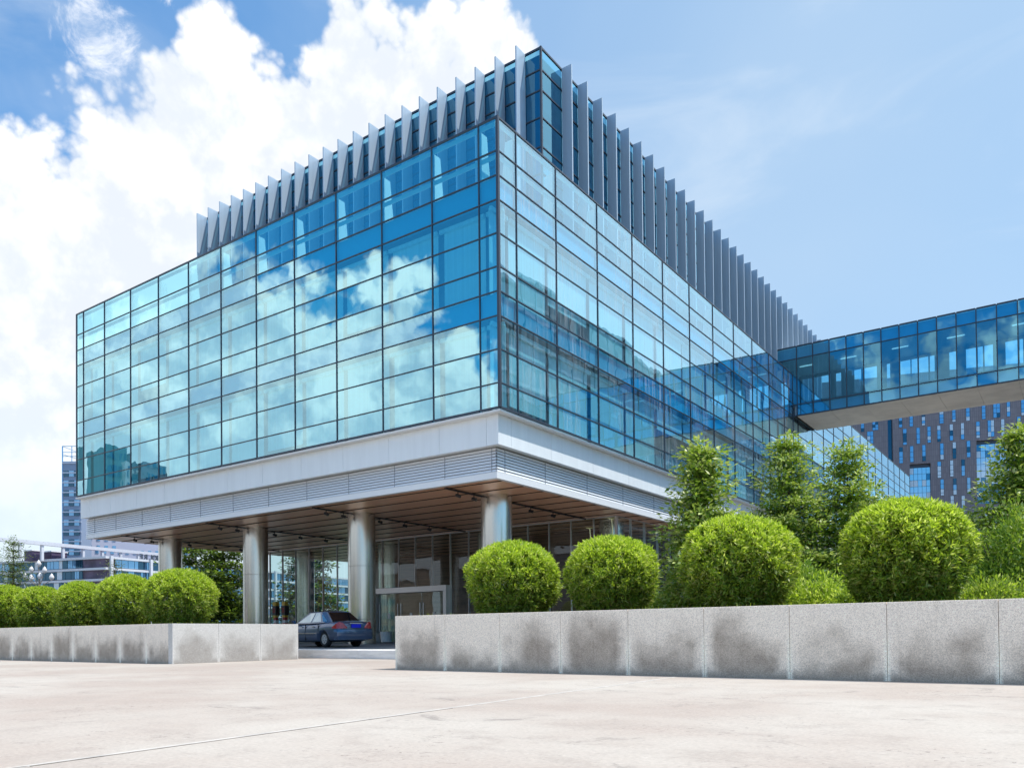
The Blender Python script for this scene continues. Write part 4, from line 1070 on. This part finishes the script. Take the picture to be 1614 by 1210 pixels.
    # tail lamps, plate, bumper, trim
    for s in (1, -1):
        pl = [(-.985,.40),(-.968,.60),(-.925,.72),(-.84,.805),(-.62,.868)]
        zt_ = [.77,.94,.985,.93,.78]; zb2 = [.735,.725,.725,.725,.735]
        out_ = [(x-.03, s*(y+.03), z) for (x, y), z in zip(pl, zb2)] + [(x-.012, s*(y+.012), z) for (x, y), z in reversed(list(zip(pl, zt_)))]
        inn = [(p[0]+.05, p[1]*.93, p[2]) for p in out_]
        mb = MB()
        for i in range(4):
            a, b = i, i+1; c, d_ = 9-b, 9-a
            mb.prism([inn[a], inn[b], inn[c], inn[d_]], [out_[a], out_[b], out_[c], out_[d_]])
        mb.build('tail_lamp', lamp_r, o, smooth=False)
    mb = MB(); mb.box(-1.002, -.985, -.22, .22, .755, .895); mb.build('number_plate', plate, o)
    mb = MB(); mb.box(-1.006, -.985, -.30, .30, .915, .94); mb.build('lid_trim', chrome, o)
    mb = MB()
    pl = [(-.75,.885),(-.93,.84),(-1.02,.68),(-1.05,.35),(-1.055,0),(-1.05,-.35),(-1.02,-.68),(-.93,-.84),(-.75,-.885)]
    n = len(pl); rows_ = [(.30,.97),(.36,1.0),(.56,1.005),(.66,.995),(.70,.965)]
    g0 = len(mb.v)
    for z, sc in rows_:
        for x, y in pl: mb.v.append(((x+.6)*sc-.6, y*sc, z))
    for k in range(len(rows_)-1):
        for i in range(n-1): mb.f.append((g0+k*n+i, g0+(k+1)*n+i, g0+(k+1)*n+i+1, g0+k*n+i+1)); mb.m.append(0)
    mb.f.append(tuple(g0+(len(rows_)-1)*n+i for i in range(n))); mb.m.append(0); mb.f.append(tuple(g0+i for i in reversed(range(n)))); mb.m.append(0)
    mb.build('rear_bumper', paint, o, smooth=True, bevel=0.012)
    for s in (1, -1):
        mb = MB(); mb.box(.45, 1.22, s*.868, s*.886, .535, .575); mb.box(1.26, 2.16, s*.868, s*.886, .535, .575); mb.build('side_trim', chrome, o)
        mb = MB(); mb.box(.60, .78, s*.862, s*.882, .80, .83); mb.box(1.42, 1.60, s*.862, s*.882, .80, .83); mb.build('door_handle', chrome, o)
        mb = MB(); mb.box(1.235, 1.245, s*.84, s*.8745, .27, .90); mb.box(.33, .34, s*.84, s*.8745, .62, .93); mb.build('door_seam', blk, o)
        mb = MB(); mb.prism([(1.95,s*.84,.93),(2.12,s*.84,.93),(2.12,s*.90,.94),(1.95,s*.90,.94)], [(1.96,s*.86,1.08),(2.08,s*.86,1.06),(2.06,s*1.02,1.06),(1.97,s*1.02,1.08)]); mb.build('wing_mirror', paint, o, bevel=0.02)
    mb = MB(); mb.tube((-1.0,-.45,.30),(-.7,-.45,.30),.03); mb.build('exhaust_pipe', chrome, o)
    return o
car()

# ------------------------------------------------------------------ background buildings
def frame2(o, p, q):
    u = Vector((q[0]-p[0], q[1]-p[1], 0)); L = u.length; u.normalize(); return u, L
# dark clad tower on the right
def tower():
    d0 = Vector((-7.79, 162.87, 0)); ang = math.atan2(0.30797, 0.9514)
    o = empty('dark_tower', (d0.x, d0.y, 0), 'dark clad tower block with scattered narrow windows behind the footbridge', 'building', rz=ang)
    bays = [(7.45, 13.4, 26.2, 38.3), (-4.9, -0.95, 24.0, 34.4)]
    xs = sorted({-8.0, 19.0} | {b[0] for b in bays} | {b[1] for b in bays}); zs = sorted({0.0, 54.0} | {b[2] for b in bays} | {b[3]+.75 for b in bays})
    mb = MB()
    for a, b in zip(xs[:-1], xs[1:]):
        run = None
        for c, d in zip(zs[:-1], zs[1:]):
            xm, zm = (a+b)/2, (c+d)/2
            hole = any(q[0] < xm < q[1] and q[2] < zm < q[3]+.75 for q in bays)
            if hole:
                if run: mb.box(a, b, 0, 1.2, run[0], run[1]); run = None
            else: run = (c, d) if run is None else (run[0], d)
        if run: mb.box(a, b, 0, 1.2, run[0], run[1])
    mb.box(-8.0, 19, 1.9, 25, 0, 53.5)
    mb.box(-60, -8.87, 0.4, 25, 0, 54)
    mb.build('wall', M['clad'], o)
    mb = MB(); mb.box(-8.9, -7.98, 1.0, 1.8, 0, 53.8); mb.build('recess', M['win_dk'], o)
    W = [(-6.82,.66,42.94,45.11),(-4.81,.7,42.95,45.36),(-2.52,.69,42.97,45.48),(.77,.81,43.08,45.72),(3.12,.67,43.21,45.96),(5.65,.71,43.2,46.08),(8.5,.7,43.29,46.34),(10.54,1.25,43.38,46.55),(12.94,.64,43.43,46.59),(15.48,.86,43.44,46.74),(-6.09,.74,39.23,42.8),(-3.54,.67,39.25,42.9),(-1.51,.67,39.31,42.89),(.32,.66,39.35,42.98),(2.61,.66,39.43,43.07),(4.65,.65,39.51,43.13),(7.43,.69,39.55,43.24),(9.5,1.2,39.63,43.32),(11.88,.64,39.66,43.29),(14.68,.72,39.9,43.44),(-6.87,.74,35.46,39.11),(-4.81,.68,35.54,39.13),(-2.52,.67,35.59,39.17),(.81,.67,35.67,39.23),(3.1,.66,35.71,39.31),(5.66,.7,35.79,39.37),(.24,.72,31.93,35.54),(2.56,.66,32.04,35.59),(4.64,.66,32.06,35.59),(.74,.67,28.26,31.89),(3.08,.66,28.3,31.92),(5.61,.65,28.31,31.93),(2.53,.67,24.79,28.11),(4.54,.66,24.68,28.15),(8.41,.69,21.02,24.38),(10.47,.78,21.18,24.4),(5.77,.67,21.22,24.39),(7.48,.67,17.6,20.7),(-14.09,.69,42.73,44.59),(-11.85,1.18,42.86,44.73),(-12.9,1.23,40.09,42.69),(15.2,.7,35.9,39.4),(16.5,.7,32.2,35.7),(12.9,.7,21.3,24.5),(14.9,.7,17.7,20.8),(4.4,.66,17.6,20.7),(10.2,.7,17.6,20.7)]
    rg = random.Random(5)
    for x, w, z0, z1 in W:
        off = 0.4 if x < -8.9 else 0.0
        if z1 < 45 or x > 2: z1 = min(z1, z0+3.35)
        mb = MB(); h = z1 - z0
        mb.mi = 3; mb.box(x, x+w, off-.05, off+.02, z0, z1)
        fr_ = mb.build('window', [M['win_sky'], M['win_lt'], M['win_dk'], M['mullion']], o); mb = MB()
        cut = [0, .17, .40, .72, 1] if rg.random() < .5 else [0, .30, .62, 1]
        nx = 2 if w > 1.0 else 1
        for i in range(nx):
            a, b = x+.05+i*(w-.05)/nx, x+(i+1)*(w-.05)/nx
            for c, d in zip(cut[:-1], cut[1:]):
                mb.mi = rg.choice((0, 0, 1, 1, 1, 2) if x > 0 and z0 < 40 else (0, 0, 0, 1, 2))
                mb.box(a, b, off-.075, off-.051, z0+h*c+.05, z0+h*d-.03)
        mb.build('pane', [M['win_sky'], M['win_lt'], M['win_dk']], fr_)
    for x0, x1, z0, z1 in bays:
        mb = MB(); nx = int((x1-x0)/.78); nz = int((z1-z0)/1.25)
        for i in range(nx):
            for k in range(nz):
                a, b = x0+(x1-x0)*i/nx, x0+(x1-x0)*(i+1)/nx; c, d = z0+(z1-z0)*k/nz, z0+(z1-z0)*(k+1)/nz
                q = rg.random(); mb.mi = 1 if (k < 3 and x0 > 0) else (1 if q > .93 else (2 if q > .7 else 0))
                mb.box(a+.03, b-.03, 0.55+.02*rg.random(), 0.7, c+.03, d-.03)
        mb.mi = 3; mb.box(x0, x1, 0.71, 0.9, z0, z1+.7)
        mb.build('glazed_bay', [M['bay_glass'], M['bay_dark'], M['win_lt'], M['mullion']], o)
tower()
# sister block across the footbridge, mirrored in the side glass
def sister():
    o = empty('office_block', (36, 80, 0), 'office block at the far end of the footbridge, seen mirrored in the side glass', 'building')
    mb = MB(); mb.box(22.3, 52, 30.3, 130, 0, 30.2); mb.build('wall', pmat('block_dark_glass', (0.30, 0.40, 0.44), 0.3, 0.05, var=0.4, vscale=0.4), o)
    mb = MB()
    for k in range(16): z = 0.4 + k*2.0; mb.box(22.05, 52, 30.05, 130, z, z+.28)
    mb.build('floor_band', pmat('block_band', (0.60, 0.64, 0.66), 0.6), o)
    mb = MB(); y = 30.05
    while y < 130: mb.box(21.98, 22.04, y, y+.16, 0, 30.5); y += 2.1
    x = 22.1
    while x < 52: mb.box(x, x+.16, 29.98, 30.04, 0, 30.5); x += 2.1
    mb.build('mullion', M['mullion'], o)
sister()
# low shopping building on the left, seen far off
def scale(p, k): return tuple(CAM[i] + (p[i]-CAM[i])*k for i in range(3))
def mall():
    K = 2.5
    c = Vector(scale((-77.61, 27.36, 10.36), K)); l = Vector(scale((-89.19, 24.26, 10.36), K)); r = Vector(scale((-78.62, 34.18, 10.36), K))
    ul = (l-c).normalized(); ur = (r-c).normalized(); ul.z = 0; ur.z = 0
    zt = c.z
    o = empty('shopping_building', (c.x, c.y, 0), 'low shopping building with white floor bands and a white roof frame far left', 'building')
    A = c + ul*75; B = c + ur*150; Dk = A + ur*150
    mb = MB(); mb.prism([(c.x,c.y,0),(B.x,B.y,0),(Dk.x,Dk.y,0),(A.x,A.y,0)], [(c.x,c.y,zt-.3),(B.x,B.y,zt-.3),(Dk.x,Dk.y,zt-.3),(A.x,A.y,zt-.3)]); mb.build('wall', pmat('purple_brick_wall', (0.10, 0.075, 0.12), 0.6, var=0.35, vscale=0.35), o)
    nl_ = Vector((ul.y, -ul.x, 0)); nl_ = nl_ if nl_.dot(CAM-c) > 0 else -nl_
    nr_ = Vector((ur.y, -ur.x, 0)); nr_ = nr_ if nr_.dot(CAM-c) > 0 else -nr_
    rg = random.Random(2)
    for lev in range(7):
        z0 = zt - 3.3*(lev+1) + .35
        if z0 < 0: break
        for u, w, lo, hi in ((ul, nl_, 9, 70), (ur, nr_, 3, 145)):
            mb = MB(); a = lo
            while a < hi:
                b = a + rg.choice((.9, 1.4, 2.2)); mb.mi = rg.choice((0, 0, 0, 1, 2)) if u is ul else rg.choice((0, 2, 2)); mb.obox(c, u, w, a, b-.15, .02, .2, z0, z0+2.6); a = b
            mb.build('window', [M['win_dk'], M['win_lt'], M['win_sky']], o)
    mb = MB()
    for lev in range(6):
        z = zt - 3.3*lev
        mb.obox(c, ul, nl_, -1.2, 75, 0, 1.2, z-.55, z+.1); mb.obox(c, ur, nr_, 0.01, 150, 0, 1.2, z-.55, z+.1)
    mb.build('floor_band', M['mall_white'], o)
    for a in (0.3, 14, 26, 40, 54, 68, 82):
        mb = MB(); mb.obox(c, ur, nr_, a, a+.8, 1.25, 1.9, 0, zt+.2); mb.build('column', M['mall_white'], o)
    p0 = Vector(scale((-85.86, 19.34, 12.36), K)); p1 = Vector(scale((-88.49, 40.54, 12.36), K)); u, L = frame2(None, p0, p1); w = Vector((-u.y, u.x, 0)); w = w if w.dot(CAM-p0) > 0 else -w
    mb = MB(); mb.obox(p0, u, w, -30, L+8, -.3, .9, p0.z-.7, p0.z+.35)
    mb.build('roof_frame', M['mall_white'], o)
    a = -8.0
    while a < L:
        mb = MB(); mb.obox(p0, u, w, a, a+.75, -.2, .6, zt-.4, p0.z-.72); mb.build('roof_post', M['mall_white'], o); a += 6.6
    for a, b, h in ((10.5, 14.0, 2.6), (16.5, 21.5, 2.8), (-16, -3, 4.0), (34, 44, 2.4)):
        mb = MB(); mb.obox(p0, u, w, a, b, -6, -2, zt-.3, zt+h); mb.mi = 1; mb.obox(p0, u, w, a-.2, b+.2, -6.2, -1.8, zt+h+.01, zt+h+.35); mb.build('rooftop_box', [pmat('rooftop_box', (0.07, 0.05, 0.10), 0.7), M['white']], o)
    # rooftop letters seen from behind, dark against the light
    for i, ch in enumerate('NOLRE'):
        cu = bpy.data.curves.new('sign_letter', 'FONT'); cu.body = ch; cu.size = 2.3; cu.extrude = 0.12; cu.offset = 0.08
        t = bpy.data.objects.new('t', cu); COL.objects.link(t)
        dg = bpy.context.evaluated_depsgraph_get(); me = bpy.data.meshes.new_from_object(t.evaluated_get(dg)); bpy.data.objects.remove(t)
        p = c + ur*(19.0 - i*1.7) + nr_*0.6
        ob = link_mesh('sign_letter', me, None); me.materials.append(M['mullion'])
        # text reads towards the far side: its left side is our right
        X = -ur; Z = Vector((0, 0, 1)); Y_ = -X.cross(Z)
        mt = Matrix(((X.x, Z.x, X.cross(Z).x), (X.y, Z.y, X.cross(Z).y), (X.z, Z.z, X.cross(Z).z))).to_4x4()
        for v in me.vertices:
            q = mt @ v.co; v.co = q + p + Vector((0, 0, .15)) - Vector((c.x, c.y, 0))
        ob.location = (0, 0, 0); ob.parent = o
mall()
def left_towers():
    K = 2.0
    a = scale((-148.57, 56.2, 38.92), K); b = scale((-146.25, 57.9, 35.87), K)
    zt = scale((-148.62, 56.22, 35.9), K)[2]; zs_ = a[2]
    u, L = frame2(None, a, b); w = Vector((u.y, -u.x, 0)); w = w if w.dot(CAM-Vector(a)) > 0 else -w
    o = empty('stair_tower', (a[0], a[1], 0), 'slim blue glazed tower with an open scaffold top at the far left', 'building')
    mb = MB(); mb.obox(a, u, w, .3, 7.5, -8, 0, 0, zt); mb.build('wall', pmat('tower_blue_grey', (0.22, 0.28, 0.38), 0.5), o)
    z = 2.0; k = 0
    while z < zt-3:
        mb = MB(); mb.mi = k % 2
        for i in range(3): mb.mi = (k*7+i*3) % 2; mb.obox(a, u, w, .7+i*2.1, 2.6+i*2.1, .01, .25, z+.5, z+2.8)
        mb.build('window', [M['win_dk'], M['win_sky']], o); z += 3.9; k += 1
    mb = MB(); z = 4.0
    while z < zt: mb.obox(a, u, w, .1, 7.6, .05, .4, z-.25, z+.25); z += 3.9
    mb.build('floor_band', pmat('tower_band', (0.40, 0.45, 0.54), 0.6), o)
    mb = MB()
    for s in (0.2, 3.8, 7.4):
        p = Vector(a) + u*s; mb.tube((p.x, p.y, zt), (p.x, p.y, zs_), .16, k=6)
    for z in (zt+2.0, zt+3.6, zs_):
        p = Vector(a); q = Vector(a)+u*7.6; mb.tube((p.x, p.y, z), (q.x, q.y, z), .13, k=6)
    p = Vector(a); q = Vector(a)+u*7.6; mb.tube((p.x, p.y, zs_), (q.x, q.y, zs_-3), .10, k=6); mb.tube((p.x, p.y, zs_-3.2), (q.x, q.y, zs_-5.6), .10, k=6)
    p = Vector(a)+u*0.1; mb.tube((p.x, p.y, 0), (p.x, p.y, zs_), .2, k=6)
    mb.build('scaffold', M['win_sky'], o)
    # white sloping slab building
    a = Vector(scale((-155.65, 61.35, 20.03), K)); b = Vector(scale((-145.87, 76.52, 37.87), K)); u, L = frame2(None, a, b); w = Vector((u.y, -u.x, 0)); w = w if w.dot(CAM-a) > 0 else -w
    o = empty('white_tower', (a.x, a.y, 0), 'pale tower with a leaning edge and rows of small blue windows behind the shopping building', 'building')
    mb = MB()
    pb = [a + u*(-.5), a + u*48, a + u*48 - w*20, a - u*.5 - w*20]; pt = [a + u*6.0, a + u*48, a + u*48 - w*20, a + u*6.0 - w*20]
    mb.prism([(p.x, p.y, 0) for p in pb], [(p.x, p.y, 66) for p in pt]); mb.build('wall', pmat('pale_wall', (0.55, 0.54, 0.62), 0.7, var=0.05), o)
    for k in range(9):
        z = 34.5 + 3.6*k if k else 36.4
        for i in range(14):
            if k and (i > 3 or k > 7): continue
            mb = MB(); s = 9 + i*2.9 if not k else 6.5 + i*3.0
            mb.mi = 0; mb.obox(a, u, w, s, s+1.3, .01, .15, z, z+1.7); mb.build('window', [M['win_sky']], o)
left_towers()
# city behind the camera, mirrored low in the front glass
GC = 'towers mirrored low in the front glass'
refl = [((-181, -75), 10, 34, (0.42, 0.40, 0.38)), ((-178, -83.5), 7, 47.5, (0.05, 0.13, 0.15)), ((-176, -88.0), 6, 43, (0.30, 0.34, 0.36)), ((-173.5, -92), 8, 45.8, (0.10, 0.12, 0.15)), ((-171, -98), 7, 42.5, (0.45, 0.44, 0.42)), ((-169, -104), 8, 40.5, (0.05, 0.10, 0.12)), ((-166, -112), 8, 39.5, (0.36, 0.36, 0.38))]
labs = ['squat beige block leftmost among the towers mirrored in the front glass', 'tallest teal glass tower mirrored in the front glass', 'grey tower mirrored right of the teal glass tower', 'dark slate tower mirrored in the middle of the front glass skyline', 'beige tower mirrored right of the dark slate tower', 'second teal glass tower mirrored in the front glass', 'pale grey tower rightmost in the mirrored skyline']
for ((x, y), wd, h, col), lab in zip(refl, labs):
    o = empty('city_tower', (x, y, 0), lab, 'building', GC)
    mb = MB(); mb.box(x-12, x, y-wd/2, y+wd/2, 0, h); mb.build('wall', pmat('city_wall', col, 0.5, var=0.15, vscale=0.3), o)
    mb = MB(); z = 2
    while z < h-2:
        q = y-wd/2+.6
        while q < y+wd/2-1: mb.box(x+.02, x+.15, q, q+1.1, z, z+1.7); q += 1.8
        z += 3.2
    wv = mb.build('window_grid', M['win_dk'], o); wv['kind'] = 'stuff'

GB = 'low blocks mirrored in the lobby glass'
low = [((-60, -125), 34, 17, (0.20, 0.15, 0.12)), ((-22, -118), 30, 15, (0.45, 0.42, 0.38)), ((-100, -115), 36, 17.5, (0.12, 0.13, 0.15)), ((-135, -98), 30, 16, (0.30, 0.22, 0.17)), ((16, -120), 36, 16, (0.24, 0.25, 0.27)), ((60, -105), 40, 14, (0.35, 0.33, 0.30))]
ll = ['brown low block mirrored in the lobby glass above the doors', 'pale low block mirrored in the lobby glass at the building corner', 'dark low block mirrored in the lobby glass beside the second column', 'reddish low block mirrored at the left end of the lobby glass', 'grey low block straight behind the viewpoint', 'pale long block far to the right behind the viewpoint']
for ((x, y), wd, h, col), lab in zip(low, ll):
    o = empty('low_block', (x, y, 0), lab, 'building', GB)
    mb = MB(); mb.box(x-wd/2, x+wd/2, y-14, y, 0, h); mb.build('wall', pmat('low_block_wall', col, 0.7, var=0.2, vscale=0.4), o)
    mb = MB(); z = 1.2
    while z < h-2:
        q = x-wd/2+.8
        while q < x+wd/2-2: mb.box(q, q+1.8, y+.02, y+.12, z, z+1.6); q += 2.6
        z += 3.3
    wv = mb.build('window_grid', M['win_dk'], o); wv['kind'] = 'stuff'
    mb = MB(); mb.box(x-wd/2-.3, x+wd/2+.3, y-14.3, y+.3, h, h+.5); mb.build('roof', M['white'], o)
